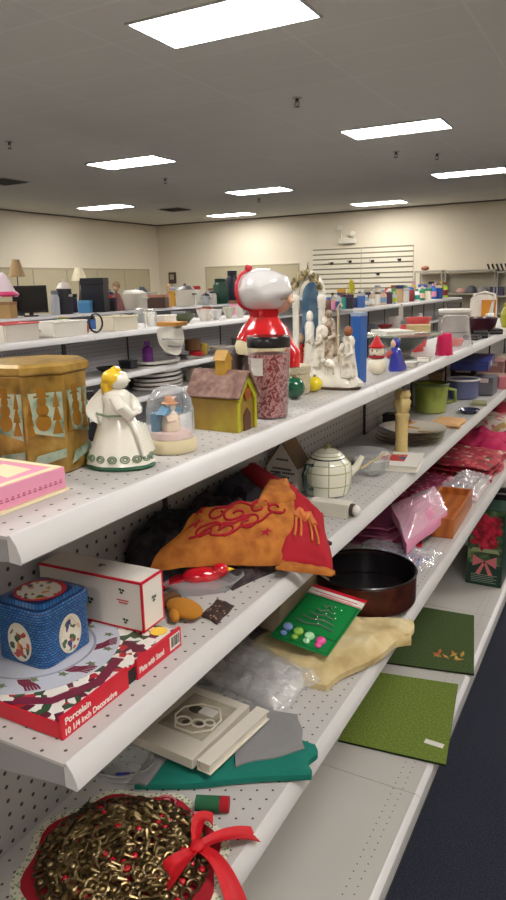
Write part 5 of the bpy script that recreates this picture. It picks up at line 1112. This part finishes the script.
for q in range(5): k.box(-.06, .06-.015*(q % 2), .018+.009*q, .0205+.009*q, .0008, .0012)
k.tf(0, F); k.build('printed_text', mat('pale green print', (150, 170, 150), .5), pb)
for k_, (dz, hh, lb) in enumerate(((0, .13, 'lowest of the black boxed sets stacked behind the poinsettia box'), (.131, .12, 'second black boxed set up, behind the poinsettia box'), (.252, .12, 'third black boxed set up, behind the poinsettia box'), (.373, .05, 'topmost thin black case in the stack behind the poinsettia box'))):
    t = thing('black_boxed_set', lb, 'boxed set', (-.525, 3.66, z+.0008+dz), .03*k_); MB().box(-.10, .10, -.15, .15, 0, hh-.002).build('body', mat('black card', (26, 24, 28), .4), t, bev=.001)
    MB().box(-.09, .09, -.1512, -.1502, hh*.35, hh*.5).build('white_print', mat('grey print', (150, 150, 156), .5), t)
ev = thing('white_envelope_box', 'thin white box on top of the black stack', 'box', (-.525, 3.62, z+.4245), .2); MB().box(-.08, .09, -.10, .10, 0, .03).build('body', wht, ev, bev=.001); MB().box(-.0805, .0905, -.1005, .1005, .0302, .036).build('lid', wht, ev)
tbx = thing('tan_crate', 'tan wooden crate at the right edge below the third shelf', 'crate', (-.54, 4.15, z+.0008)); 
for q in range(4): MB().box(-.11, .11, -.18, -.168, .01+.12*q, .11+.12*q).build('board', mat('tan pine', (176, 136, 84), .6, var=.1, scale=8), tbx)
for xx in (-.11, .098): MB().box(xx, xx+.012, -.1675, .18, .01, .47).build('side_board', MC['tan pine'], tbx)
MB().box(-.0975, .0975, -.1675, .18, 0, .009).build('bottom_board', MC['tan pine'], tbx)
for k_, (yy, hh, col, lb) in enumerate(((4.7, .4, (120, 40, 50), 'dark red carton on the bottom deck near its far end'), (5.2, .35, (60, 60, 72), 'slate grey carton on the bottom deck near its far end'))):
    t = thing('carton', lb, 'carton', (-.54, yy, z+.0008), .05); MB().box(-.11, .11, -.16, .16, 0, hh).build('body', mat('carton tint %d' % k_, col, .6), t, bev=.001); MB().box(-.1105, .1105, -.02, .02, hh+.0002, hh+.0008).build('tape', paper, t)
# ================================================================= far rows
def col(c, r=.4, **k): return mat('tint %d %d %d %g %s' % (c[0], c[1], c[2], r, str(sorted(k.items()))), c, r, **k)
def place(u, v, X, z, w, h):
    p = PX(u, v, X); s = (RC.transposed() @ (p-Vector((0, 0, H)))).z*-1/FPX
    return (p.x, p.y, z+.0008), w*s, h*s
def far(kind, u, v, w, h, X, z, c, lab, cat=None, name=None, group=None, c2=None, dz=0, rz=0):
    loc, W, Hh = place(u, v, X, z, w, h); loc = (loc[0], loc[1], loc[2]+dz)
    t = thing(name or kind, lab, cat or kind.replace('_', ' '), loc, rz, group); m = col(c) if not hasattr(c, 'node_tree') else c; m2 = col(c2) if c2 and not hasattr(c2, 'node_tree') else (c2 or m); r = W/2
    if kind == 'box':
        MB().box(-r, r, -r*.7, r*.7, 0, Hh*.8).build('body', m, t, bev=.002); MB().box(-r-.003, r+.003, -r*.7-.003, r*.7+.003, Hh*.8+.001, Hh).build('lid', m2, t, bev=.002)
    elif kind == 'bottle':
        MB().lathe([(.001, 0), (r*.95, 0), (r, .01), (r, Hh*.62), (r*.85, Hh*.72), (r*.35, Hh*.8), (r*.35, Hh*.84), (.001, Hh*.84)], 20, sy=.8).build('body', m, t); MB().lathe([(.001, Hh*.845), (r*.45, Hh*.845), (r*.42, Hh), (.001, Hh)], 16).build('cap', m2, t)
        MB().lathe([(r*1.005, Hh*.15), (r*1.015, Hh*.2), (r*1.005, Hh*.5)], 20, sy=.8, close=True).build('label', col((220, 216, 208)) if c2 is None else m2, t)
    elif kind == 'jar':
        MB().lathe([(.001, 0), (r*.9, 0), (r, Hh*.08), (r, Hh*.7), (r*.7, Hh*.82), (.001, Hh*.82)], 26).build('body', m, t); MB().lathe([(.001, Hh*.825), (r*.75, Hh*.825), (r*.75, Hh*.97), (r*.2, Hh), (.001, Hh)], 20).build('lid', m2, t)
    elif kind == 'bowl':
        MB().lathe([(.001, 0), (r*.4, 0), (r*.45, Hh*.1), (r*.85, Hh*.6), (r, Hh), (r*.95, Hh), (r*.8, Hh*.6), (r*.35, Hh*.18), (.001, Hh*.15)], 32).build('bowl', m, t); MB().lathe([(r, Hh*.97), (r*1.02, Hh), (r*.97, Hh*1.02)], 32, close=True).build('rim', m2, t)
    elif kind == 'mug':
        MB().lathe([(.001, 0), (r*.75, 0), (r*.8, Hh*.05), (r*.8, Hh), (r*.72, Hh), (r*.7, Hh*.1), (.001, Hh*.08)], 28).build('cup', m, t); k = MB(); k.tube([(r*.78, 0, Hh*.8), (r*1.25, 0, Hh*.75), (r*1.3, 0, Hh*.4), (r*.78, 0, Hh*.22)], r*.11, 8); k.build('handle', m2, t)
    elif kind == 'lamp':
        MB().lathe([(.001, 0), (r*.55, 0), (r*.5, Hh*.05), (r*.2, Hh*.1), (r*.3, Hh*.22), (r*.12, Hh*.4), (r*.08, Hh*.5), (.001, Hh*.5)], 24).build('base', m2, t); MB().cyl((0, 0, Hh*.5), (0, 0, Hh*.9), r*.06, n=8).build('pole', m2, t)
        MB().lathe([(r, Hh*.70), (r*.98, Hh*.70), (r*.42, Hh), (r*.46, Hh)], 32, close=True).build('shade', m, t)
    elif kind == 'screen':
        MB().box(-r, r, -.03, .03, Hh*.12, Hh).build('case', m, t, bev=.004); MB().box(-r*.92, r*.92, -.032, -.0305, Hh*.2, Hh*.95).build('panel', col((14, 14, 18), .2), t); MB().box(-r*.4, r*.4, -.08, .08, 0, .012).build('foot', m, t); MB().box(-r*.12, r*.12, -.015, .02, .0125, Hh*.12-.001).build('stem', m, t)
    elif kind == 'basket':
        k = MB(); k.box(-r, r, -r*.6, r*.6, 0, .006)
        for (a, b, c_, d) in ((-r, r, -r*.6-.006, -r*.6), (-r, r, r*.6, r*.6+.006), (-r-.006, -r, -r*.6, r*.6), (r, r+.006, -r*.6, r*.6)): k.box(a, b, c_, d, .0, Hh)
        k.build('tray', m, t, smooth=False); k = MB(); k.tube([(-r-.004, -r*.6-.004, Hh), (r+.004, -r*.6-.004, Hh), (r+.004, r*.6+.004, Hh), (-r-.004, r*.6+.004, Hh)], .006, 6, True); k.build('rim', m2, t)
    elif kind == 'plant':
        MB().lathe([(.001, 0), (r*.35, 0), (r*.45, Hh*.3), (.001, Hh*.3)], 20).build('pot', m2, t); k = MB(); random.seed(int(u*7))
        for q in range(60):
            a = random.random()*2*PI; e = random.uniform(.1, 1.4); d = Vector((math.cos(a)*math.cos(e), math.sin(a)*math.cos(e), math.sin(e))); L_ = r*random.uniform(.5, 1); o_ = Vector((0, 0, Hh*.3)); p1 = o_+Vector((d.x*L_, d.y*L_, d.z*Hh*.6)); sd = d.cross(Vector((0, 0, 1))).normalized()*r*.14
            i = len(k.v); k.v += [tuple(o_.lerp(p1, .4)), tuple(o_.lerp(p1, .75)+sd), tuple(p1), tuple(o_.lerp(p1, .75)-sd)]; k.face((i, i+1, i+2, i+3))
        k.build('leaves', m, t)
    elif kind == 'doll':
        MB().lathe([(.001, 0), (r*.9, 0), (r*.8, Hh*.2), (r*.4, Hh*.55), (.001, Hh*.6)], 20).build('dress', m, t); MB().ell((0, 0, Hh*.74), (r*.4, r*.4, Hh*.14)).build('head', col((210, 170, 140)), t); MB().ell((0, r*.08, Hh*.82), (r*.5, r*.46, Hh*.15)).build('hair', m2, t)
    elif kind == 'helmet':
        MB().lathe([(r, Hh*.1), (r*1.02, Hh*.3), (r*.85, Hh*.7), (r*.5, Hh*.93), (.001, Hh)], 28, close=True).build('shell', m, t); MB().lathe([(r*1.02, 0), (r*1.08, Hh*.06), (r*1.0, Hh*.12)], 28, close=True).build('rim', m2, t)
    elif kind == 'pot':
        MB().lathe([(.001, 0), (r*.85, 0), (r*.92, Hh*.06), (r*.92, Hh*.72), (.001, Hh*.73)], 30).build('body', m, t); MB().lathe([(.001, Hh*.735), (r*.95, Hh*.735), (r*.6, Hh*.88), (r*.12, Hh*.92), (r*.14, Hh), (.001, Hh)], 26).build('lid', m2, t)
        for s in (-1, 1): MB().box(*sorted((s*r*.93, s*r*1.12)), -r*.25, r*.25, Hh*.5, Hh*.56).build('handle', m2, t)
    return t
W_ = (226, 222, 214)
glass = clear('cut crystal')
X2, X3 = -2.93, -5.45
# ---- second row, top shelf
S = ZT
L = [('basket', 12, 330, 44, 17, (214, 206, 196), 'white lattice tray with red rim in the second row at the left edge', (190, 60, 60), 'tray'),
 ('basket', 60, 327, 46, 14, W_, 'long white wire tray in the second row in front of the black screen', None, 'tray'),
 ('bottle', 86, 323, 5, 13, (200, 120, 30), 'tiny orange bottle on the second row beside the white wire tray', (170, 40, 40), 'bottle'),
 ('basket', 117, 323, 36, 13, (218, 210, 190), 'cream plastic tray in the second row before the white crock', (206, 196, 170), 'tray'),
 ('jar', 140, 322, 12, 19, glass, 'square clear glass jar left of two glass jars in the second row', glass, 'jar'),
 ('jar', 152, 321, 11, 17, glass, 'round clear glass jar right of the square one in the second row', glass, 'jar'),
 ('basket', 166, 320, 18, 9, W_, 'small white slotted basket behind the hanging paper sign', None, 'basket'),
 ('bowl', 184, 320, 24, 9, (84, 92, 66), 'dark olive green bowl in the second row above the hanging sign', (70, 78, 56), 'bowl'),
 ('bowl', 203, 318, 13, 12, (226, 220, 212), 'white bowl with red pattern, first of the dishes right of the olive bowl', (180, 60, 60), 'bowl'),
 ('bowl', 216, 317, 14, 10, (206, 206, 204), 'pale grey glass dish among the dishes left of the white hair', glass, 'bowl'),
 ('bowl', 229, 316, 13, 11, (196, 192, 176), 'beige pressed glass dish beside the white haired figurine', None, 'bowl'),
 ('mug', 208, 309, 8, 9, (222, 216, 206), 'white mug behind the red patterned bowl in the second row', None, 'mug'),
 ('mug', 240, 314, 9, 11, (190, 188, 180), 'grey stoneware mug nearest the white haired figurine in the second row', None, 'mug'),
 ('bowl', 30, 321, 20, 8, (214, 200, 180), 'cream dish on the second row left edge beside the lattice tray', (120, 60, 50), 'bowl')]
for k, u, v, w_, h_, c, lab, c2, cat in L: far(k, u, v, w_, h_, X2, S, c, lab, cat, cat, 'dishes on the top of the second row', c2, rz=PI/2 if k == 'basket' else 0)
mgc = MB(); p = PX(96, 326, -2.84); mgc.tube([(p.x, p.y+.06*math.cos(q*PI/8), ZT+.062+.055*math.sin(q*PI/8)) for q in range(17)], .006, 8); mgc.tf(0, Matrix.Identity(4))
tag(mgc.build('headband_hoop', blk), 'black hoop standing on the second row in front of the cream tray', 'hoop')
ob_ = far('box', 172, 325, 25, 4, -2.80, S, (196, 140, 66), 'flat orange wooden tray above the hanging paper sign', 'tray', 'wooden_tray')
# hanging sign
sg = thing('paper_sign', 'white paper sign with grey printed words hanging from the second row shelf edge', 'sign', (-2.738, PX(170, 337, -2.738).y, ZT-.09))
def sgf(u, v): return (.004+.012*math.sin(3*u)*v+.012*noise.noise(Vector((u*3, v*3, 1))), (u-.5)*(.29+.03*math.sin(PI*v)-.09*v*v)+.02*v, .085-.155*v-.035*math.sin(PI*u)*v+.012*math.sin(5*u))
MB().grid(sgf, 14, 14, 0).build('sheet', paper, sg, ang=70)
k = MB()
for (v0, u0, u1) in ((.42, .15, .9), (.66, .3, .78)):
    u = u0
    while u < u1:
        a, b = Vector(sgf(u, v0)), Vector(sgf(u+.05, v0)); i = len(k.v); o_ = Vector((.0012, 0, 0)); k.v += [tuple(a+o_), tuple(b+o_), tuple(b+o_+Vector((0, 0, -.012))), tuple(a+o_+Vector((0, 0, -.012)))]; k.face((i, i+1, i+2, i+3)); u += .08
k.build('printed_text', col((120, 118, 124)), sg)
# ---- second row lower shelves
S = Z2+.02
far('bottle', 148, 361, 12, 24, -2.86, S, (120, 44, 140), 'bright purple drinks bottle on the second shelf of the second row', 'bottle', 'drinks_bottle', None, (130, 60, 150))
far('mug', 204, 350, 9, 11, -2.88, S, (226, 190, 80), 'yellow mug with a red face behind the house chimney', 'mug', 'mug', None, (226, 220, 200))
far('bowl', 222, 361, 26, 7, -2.80, S, (216, 208, 196), 'wide cream bowl on the second row shelf left of the jar candle', 'bowl', 'bowl', None, W_)
far('bowl', 108, 364, 24, 6, -2.84, S, (50, 50, 56), 'shallow black pan on the second row shelf left of the purple bottle', 'pan', 'pan', None, (80, 80, 84))
far('box', 128, 362, 15, 8, -2.88, S, (40, 40, 46), 'low black box on the second row shelf beside the purple bottle', 'box', 'box', None, (60, 60, 66))
far('bowl', 176, 356, 22, 4, -2.88, S, (70, 68, 70), 'dark shallow dish under the hanging sign', 'dish', 'dish', None, (110, 108, 110))
far('box', 240, 352, 14, 10, -2.9, S, (120, 112, 110), 'grey box on the second row shelf behind the red cape', 'box', 'box')
S = ZT-.41
pl0 = None
for k in range(7):
    loc, W, Hh = place(158, 387, -2.85, S, 60, 30)
    labs = ['lowest', 'second lowest', 'third lowest', 'middle', 'third from top', 'second from top', 'topmost']
    lab = labs[k]+' big white plate in the stack of seven plates behind the snow globe'
    if pl0 is None:
        pl0 = thing('white_plate', lab, 'plate', loc, 0, 'big white plates stacked in the second row'); r = W/2
        MB().lathe([(.001, .004), (r*.55, .004), (r*.58, 0), (r*.62, .003), (r*.99, .006), (r, .010), (r, .022), (r*.985, .024), (r*.6, .010), (.001, .009)], 44).build('dish', mat('white plate glaze', (228, 224, 216), .2, coat=.5), pl0)
        MB().lathe([(r, .0215), (r*1.006, .023), (r, .0245)], 44, close=True).build('rim', mat('white plate rim', (222, 216, 206), .3), pl0)
    else: d_ = dup(pl0, (loc[0]+.006*((k*37) % 5-2), pl0.location.y+.006*((k*53) % 5-2), pl0.location.z+.0285*k), k*.03, lab); d_.scale = (.72, 1, 1)
pl0.scale = (.72, 1, 1)
sf2 = thing('striped_figurine', 'wooden figurine with brown hat and red and white striped scarf behind the house roof', 'figurine', place(194, 376, -2.80, S, 1, 1)[0])
MB().lathe([(.001, 0), (.06, 0), (.066, .03), (.055, .10), (.001, .104)], 24).build('body', col((206, 196, 180)), sf2)
for q in range(4): MB().lathe([(.001, .105+.028*q), (.046, .105+.028*q), (.050, .119+.028*q), (.046, .1325+.028*q), (.001, .1328+.028*q)], 22, RY(8 if q % 2 else -4)).build('scarf_stripe', red if q % 2 else wht, sf2)
MB().lathe([(.001, .219), (.052, .219), (.060, .225), (.055, .262), (.060, .30), (.001, .302)], 22).build('hat', mat('woodland brown felt', (112, 78, 50), .9), sf2)
far('bowl', 222, 380, 28, 8, -2.82, S, (210, 204, 194), 'white soup bowl on the third shelf of the second row', 'bowl', 'bowl')
# ---- things on the other side of the first row, seen over the back edge
So = Z2-.12
bk3 = thing('black_carton', 'tall black carton with white printed lines behind the gold tin', 'carton', (-.985, .945, So+.0008), math.radians(-4))
MB().box(-.075, .075, -.085, .085, 0, .455).build('body', mat('satin black card', (28, 27, 31), .35), bk3, bev=.001)
k = MB(); k.box(-.0755, -.0751+.151, -.0856, -.0852, .40, .404)
for z_, a in ((.438, .06), (.425, .052), (.40, .068)):
    k.box(-a, a, -.0860, -.0855, z_, z_+.006); k.box(.0755, .0760, -a*1.1, a*1.1, z_, z_+.006)
k.build('white_print', mat('white print', (200, 198, 200), .5), bk3)
MB().box(-.0752, .0752, -.0852, .0852, .4555, .458).build('top_flap', MC['satin black card'], bk3)
wj = thing('white_canister', 'pale blue white canister behind the gold tin, on the other side of the shelving', 'canister', (-.945, 1.165, So+.0008)); MB().lathe([(.001, 0), (.03, 0), (.031, .20), (.001, .201)], 24).build('body', col((200, 206, 216)), wj); MB().lathe([(.001, .2015), (.033, .2015), (.033, .225), (.001, .228)], 24).build('lid', W_ and col(W_), wj)
wj = thing('white_box', 'small cream box between the gold tin and the ceramic angel, beyond the back edge', 'box', (-.90, 1.02, So+.0008)); MB().box(-.025, .025, -.03, .03, 0, .20).build('body', col((222, 212, 186)), wj, bev=.001); MB().box(-.0255, .0255, -.0305, .0305, .2005, .212).build('lid', col((222, 212, 186)), wj)
wj = thing('teal_box', 'teal blue box seen between the ceramic angel and the snow globe', 'box', (-.96, 1.27, So+.0008)); MB().box(-.04, .04, -.07, .07, 0, .19).build('body', col((30, 92, 110)), wj, bev=.001); MB().box(-.0405, .0405, -.0705, .0705, .1905, .20).build('lid', col((24, 70, 88)), wj)
# ---- third row: screens, lamps, pots
S = ZT
L = [('box', 4, 318, 22, 16, (176, 140, 92), 'tan wooden box at the left edge of the third row', (150, 110, 70), 'box'),
 ('lamp', 21, 316, 17, 54, (150, 122, 82), 'table lamp with a worn brown shade above the black screen', (40, 40, 52), 'lamp'),
 ('screen', 32, 318, 33, 30, (26, 26, 28), 'black flat screen on the third row near the left edge', None, 'screen'),
 ('jar', 56, 316, 9, 24, (176, 178, 184), 'silver blender jug between the black screen and the dark appliance', (120, 122, 128), 'jug'),
 ('pot', 66, 316, 16, 34, (48, 46, 54), 'dark kitchen appliance with a pale lid beside the silver jug', (200, 190, 184), 'appliance'),
 ('lamp', 82, 316, 16, 43, (232, 220, 190), 'table lamp with a cream cone shade behind the black speaker', (90, 84, 80), 'lamp'),
 ('box', 86, 315, 12, 12, (76, 130, 176), 'light blue box in front of the cream shaded lamp', (90, 150, 190), 'box'),
 ('box', 97, 318, 23, 33, (30, 30, 38), 'tall black speaker box right of the cream shaded lamp', (24, 24, 30), 'speaker'),
 ('doll', 118, 314, 16, 30, (120, 60, 56), 'doll with light brown hair beside the black speaker', (150, 120, 90), 'doll'),
 ('pot', 136, 317, 26, 21, (214, 208, 196), 'big white crock pot in the third row', (206, 198, 184), 'crock pot'),
 ('plant', 143, 303, 22, 24, (92, 108, 128), 'blue green artificial plant behind the white crock pot', (110, 90, 70), 'plant'),
 ('box', 158, 315, 20, 13, (84, 62, 54), 'dark brown box right of the white crock pot', (190, 130, 110), 'box'),
 ('doll', 169, 312, 8, 24, (206, 150, 90), 'small orange dressed doll between the brown box and the white rice cooker', (210, 170, 110), 'doll'),
 ('pot', 186, 312, 21, 22, (222, 216, 204), 'white rice cooker in the third row above the olive bowl', (90, 84, 84), 'rice cooker'),
 ('pot', 206, 310, 10, 12, (170, 172, 176), 'silver saucepan left of the dark green cylinder', (40, 40, 44), 'saucepan'),
 ('jar', 213, 310, 8, 13, (190, 186, 180), 'steel canister touching the dark green cylinder', (60, 58, 60), 'canister'),
 ('jar', 221, 308, 15, 25, (22, 62, 46), 'dark green cylinder bag beside the navy one', (18, 50, 40), 'cylinder bag'),
 ('jar', 233, 308, 13, 32, (28, 32, 48), 'tall navy rounded cylinder bag behind the white hair', (24, 28, 42), 'cylinder bag'),
 ('box', 112, 318, 10, 13, (44, 40, 46), 'small dark box between the black speaker and the crock pot', (60, 56, 62), 'box')]
for k, u, v, w_, h_, c, lab, c2, cat in L: far(k, u, v, w_, h_, X3-(.32 if k == 'lamp' or k == 'plant' else 0), S, c, lab, cat, cat.replace(' ', '_'), 'appliances and lamps on the third row', c2, rz=.72 if k == 'screen' else (.35 if k == 'box' else 0))
pkc = thing('pink_white_cloth_cone', 'pink and white folded cloth at the left edge of the third row', 'cloth', place(5, 306, -5.5, ZT+.1, 1, 1)[0])
pkc.location.z = ZT+.205; MB().lathe([(.13, 0), (.12, .03), (.04, .20), (.001, .24)], 20, wob=lambda a_, z_: 1+.1*math.sin(4*a_)).build('cloth', col((226, 206, 214)), pkc); MB().lathe([(.132, -.0), (.15, .02), (.125, .05)], 20, close=True).build('pink_hem', col((200, 60, 110)), pkc)
# ---- far run: toiletries
Xf = -2.62; S = ZT
pal = [(('cream', 'bottle'), (214, 204, 180)), (('brown', 'jar'), (110, 72, 60)), (('pink', 'pot'), (226, 150, 180)), (('grey', 'bottle'), (180, 180, 186)), (('turquoise', 'jar'), (40, 140, 130)), (('black', 'box'), (40, 38, 50)), (('navy', 'jar'), (40, 50, 96)), (('royal blue', 'box'), (70, 106, 170)), (('light blue', 'bottle'), (130, 170, 206)), (('beige', 'bottle'), (206, 186, 156)), (('white', 'jar'), (230, 226, 220)), (('peach', 'bottle'), (224, 186, 160)), (('dark plum', 'jar'), (70, 44, 70)), (('silver', 'bottle'), (190, 192, 196)), (('tan', 'box'), (190, 160, 120)), (('white', 'box'), (228, 226, 222)), (('maroon', 'jar'), (120, 44, 50)), (('white', 'bottle'), (232, 230, 226)), (('emerald', 'bottle'), (40, 130, 90)), (('ivory', 'box'), (226, 218, 196)), (('bright blue', 'bottle'), (40, 110, 190)), (('deep blue', 'box'), (36, 70, 140)), (('lime', 'bottle'), (170, 200, 60))]
n = len(pal)
for i, ((cn, kd), c) in enumerate(pal):
    u = 322+(444-322)*i/(n-1); v = 312-9.5*(u-322)/122
    hh = [15, 14, 12, 17, 14, 14, 12, 14, 11, 15, 13][i % 11]; ww = [6.5, 7, 7, 5.5, 6.5][i % 5]
    prev = pal[i-1][0][0]+' '+pal[i-1][0][1] if i else 'start of the row'
    far(kd, u, v, ww, hh, Xf+(.03 if i % 2 else -.03), S, c, '%s %s in the far toiletries row, just right of the %s' % (cn, kd, prev), kd, 'toiletry_'+kd, 'toiletries on the far row', pal[(i*7) % n][1])
far('plant', 351, 306, 14, 33, -2.62-.1, S, (206, 196, 40), 'yellow artificial flowers standing among the toiletries by the slatwall', 'plant', 'artificial_flowers', None, (90, 120, 90))
far('box', 395, 318, 10, 12, -2.42, Z2, W_, 'white box on the lower shelf of the far row', 'box', 'box', None, W_)
far('jar', 420, 313, 6, 10, -2.42, Z2, W_, 'white jar on the lower shelf of the far row', 'jar', 'jar', None, W_)
tg = thing('white_tag', 'white paper tag hanging from the far row shelf edge', 'tag', (-2.428, PX(401, 313, -2.428).y, ZT-.13)); MB().box(-.001, .001, -.09, .09, -.06, .13).build('paper', paper, tg)
MB().box(-.0015, .0022, -.02, .02, .12, .135).build('clip', blk, tg)
# ---- shelving units against the back wall
m_gs = mat('grey beige steel shelving', (176, 168, 152), .5)
def unit(lab, x0, x1, top, shelves, y=16.95):
    t = thing('wall_shelving', lab, 'shelving', (0, 0, 0))
    MB().box(x0+.03, x1-.03, YB-.07, YB-.05, .1, top-.05).build('back_panel', mat('pale back panel', (200, 190, 168), .6), t)
    for xx in (x0, x1-.028):
        for yy in (y, YB-.09): MB().box(xx, xx+.026, yy, yy+.026, 0, top-.001).build('post', m_gs, t)
    for z_ in shelves: MB().box(x0+.027, x1-.029, y, YB-.071, z_, z_+.035).build('shelf', m_gs, t)
    MB().box(x0-.001, x1+.001, y-.002, YB-.05, top, top+.04).build('top_rail', m_gs, t)
unit('grey beige wall shelving unit right of the slatwall with a red item on top', -4.72, -4.06, 1.80, (.15, .8, 1.3))
unit('wide grey beige wall shelving unit holding three round helmets', -4.0, -2.86, 1.79, (.15, .75, 1.27))
unit('wall shelving unit at the right edge of the photo with black racks', -2.82, -1.6, 1.74, (.15, .8, 1.20))
for (u, wc_, hc, c, c2, lab) in ((461, 9, 5, (206, 160, 150), (150, 90, 90), 'pinkish helmet, left of the three on the wall shelving'), (471, 10, 7, (96, 96, 104), (60, 60, 66), 'dark grey helmet in the middle of the three on the wall shelving'), (483, 10, 6, (150, 146, 144), (40, 40, 44), 'pale grey helmet with black brim, right of the three')):
    p = PY(u, 292, 17.15); t = thing('helmet', lab, 'helmet', (p.x, 17.15, 1.306), 0, 'helmets on the wall shelving'); r = wc_*.0245/2; hh = hc*.0245
    MB().lathe([(r, hh*.1), (r*1.02, hh*.3), (r*.85, hh*.7), (r*.5, hh*.93), (.001, hh)], 28, close=True).build('shell', col(c), t); MB().lathe([(r*1.02, 0), (r*1.08, hh*.06), (r*1.0, hh*.12)], 28, close=True).build('rim', col(c2), t)
p = PY(425, 271, 17.1); t = thing('red_cushion', 'small reddish brown bundle on top of the wall shelving right of the slatwall', 'bundle', (p.x, 17.1, 1.841)); MB().ell((0, 0, .055), (.10, .07, .054)).build('bundle', col((160, 96, 80)), t); MB().tube([(.08*math.cos(q*PI/8), .072*math.sin(q*PI/8), .055) for q in range(16)], .008, 6, True).build('strap', col((120, 70, 60)), t)
for k in range(5):
    p = PY(491+4.4*k, 283, 17.0); t = thing('black_rack', 'tilted black wire rack on the wall shelving, %s' % ['nearest the helmets', 'second from the helmets', 'third from the helmets', 'fourth from the helmets', 'touching the right edge of the photo'][k], 'rack', (p.x+.0, 17.05, 1.781), 0, 'black racks on the wall shelving')
    MB().box(-.05, -.02, -.05, .05, -.0, .17, RY(-22) @ TR(.0, 0, .02)).build('frame', mat('rack black', (44, 42, 46), .5), t); MB().box(-.048, .05, -.048, .048, .0, .012).build('foot', MC['rack black'], t)
for (u, z_, w_, h_, c, lab) in ((424, 1.336, .14, .16, (180, 60, 60), 'red box on the wall shelving unit right of the slatwall'), (434, 1.336, .16, .22, (210, 206, 196), 'white box on the wall shelving unit right of the slatwall'), (497, 1.236, .3, .2, (80, 76, 110), 'purple grey box below the black racks'), (455, .787, .3, .3, (120, 110, 104), 'brown box on the lower shelf under the helmets'), (477, .787, .3, .25, (170, 150, 130), 'tan box on the lower shelf under the helmets')):
    p = PY(u, 290, 17.15); t = thing('box', lab, 'box', (p.x, 17.15, z_)); MB().box(-w_/2, w_/2, -.1, .1, 0, h_*.8).build('body', col(c), t); MB().box(-w_/2-.004, w_/2+.004, -.104, .104, h_*.8+.001, h_).build('lid', col(c), t)

# ---- more dishes and boxes further back in the rows
names = {(196, 60, 60): 'red', (60, 100, 170): 'blue', (226, 220, 210): 'white', (120, 80, 56): 'brown', (40, 40, 46): 'black', (180, 170, 150): 'beige', (90, 130, 90): 'sage green', (210, 160, 60): 'mustard', (150, 150, 158): 'grey', (206, 140, 160): 'rose', (70, 60, 90): 'plum'}
cl = list(names)
random.seed(21)
used = set()
def extra(rowname, u0, u1, vf, X, z, n, hs, ws, kinds, refs):
    for i in range(n):
        u = u0+(u1-u0)*(i+.5)/n; k = kinds[i % len(kinds)]; c = cl[(i*5+len(used)) % len(cl)]
        lab = '%s %s at the back of %s, %s' % (names[c], k, rowname, refs[i]); used.add(lab)
        far(k, u, vf(u), ws[i % len(ws)], hs[i % len(hs)], X, z, c, lab, k, k, 'things at the back of '+rowname, cl[(i*3+4) % len(cl)])
extra('the second row', 20, 250, lambda u: 325-.05*u, -3.20, ZT, 8, [11, 14, 9], [12, 10, 15], ['jar', 'bowl', 'mug', 'box'], ['behind the red rimmed lattice tray', 'behind the long wire tray', 'behind the black hoop', 'behind the cream tray', 'behind the clear glass jars', 'behind the slotted basket', 'behind the white dishes', 'nearest the white haired figurine'])
extra('the far toiletries row', 328, 444, lambda u: 309-.07*(u-328), -2.86, ZT, 13, [15, 18, 14, 16], [6, 7, 8], ['bottle', 'box', 'jar'], ['beside the shrine arch', 'left of the yellow flowers', 'behind the yellow flowers', 'right of the yellow flowers', 'below the first slatwall hook', 'behind the navy jar', 'behind the light blue bottle', 'behind the peach bottle', 'behind the silver bottle', 'behind the white box', 'behind the emerald bottle', 'behind the ivory box', 'at the very end'])
extra('the third row', 60, 245, lambda u: 310-.02*u, -5.78, ZT, 9, [18, 15, 20], [12, 15, 10], ['box', 'jar', 'pot'], ['behind the silver jug', 'behind the light blue box', 'behind the black speaker', 'behind the doll', 'behind the white crock pot', 'behind the dark brown box', 'behind the orange dressed doll', 'behind the rice cooker', 'behind the navy cylinder bag'])
far('bowl', 385, 318, 16, 5, -2.5, Z2, (196, 80, 80), 'red dish on the lower shelf of the far row beside the white box', 'dish', 'dish')
far('box', 370, 321, 14, 9, -2.5, Z2, (110, 110, 120), 'grey box on the lower shelf of the far row left of the red dish', 'box', 'box')
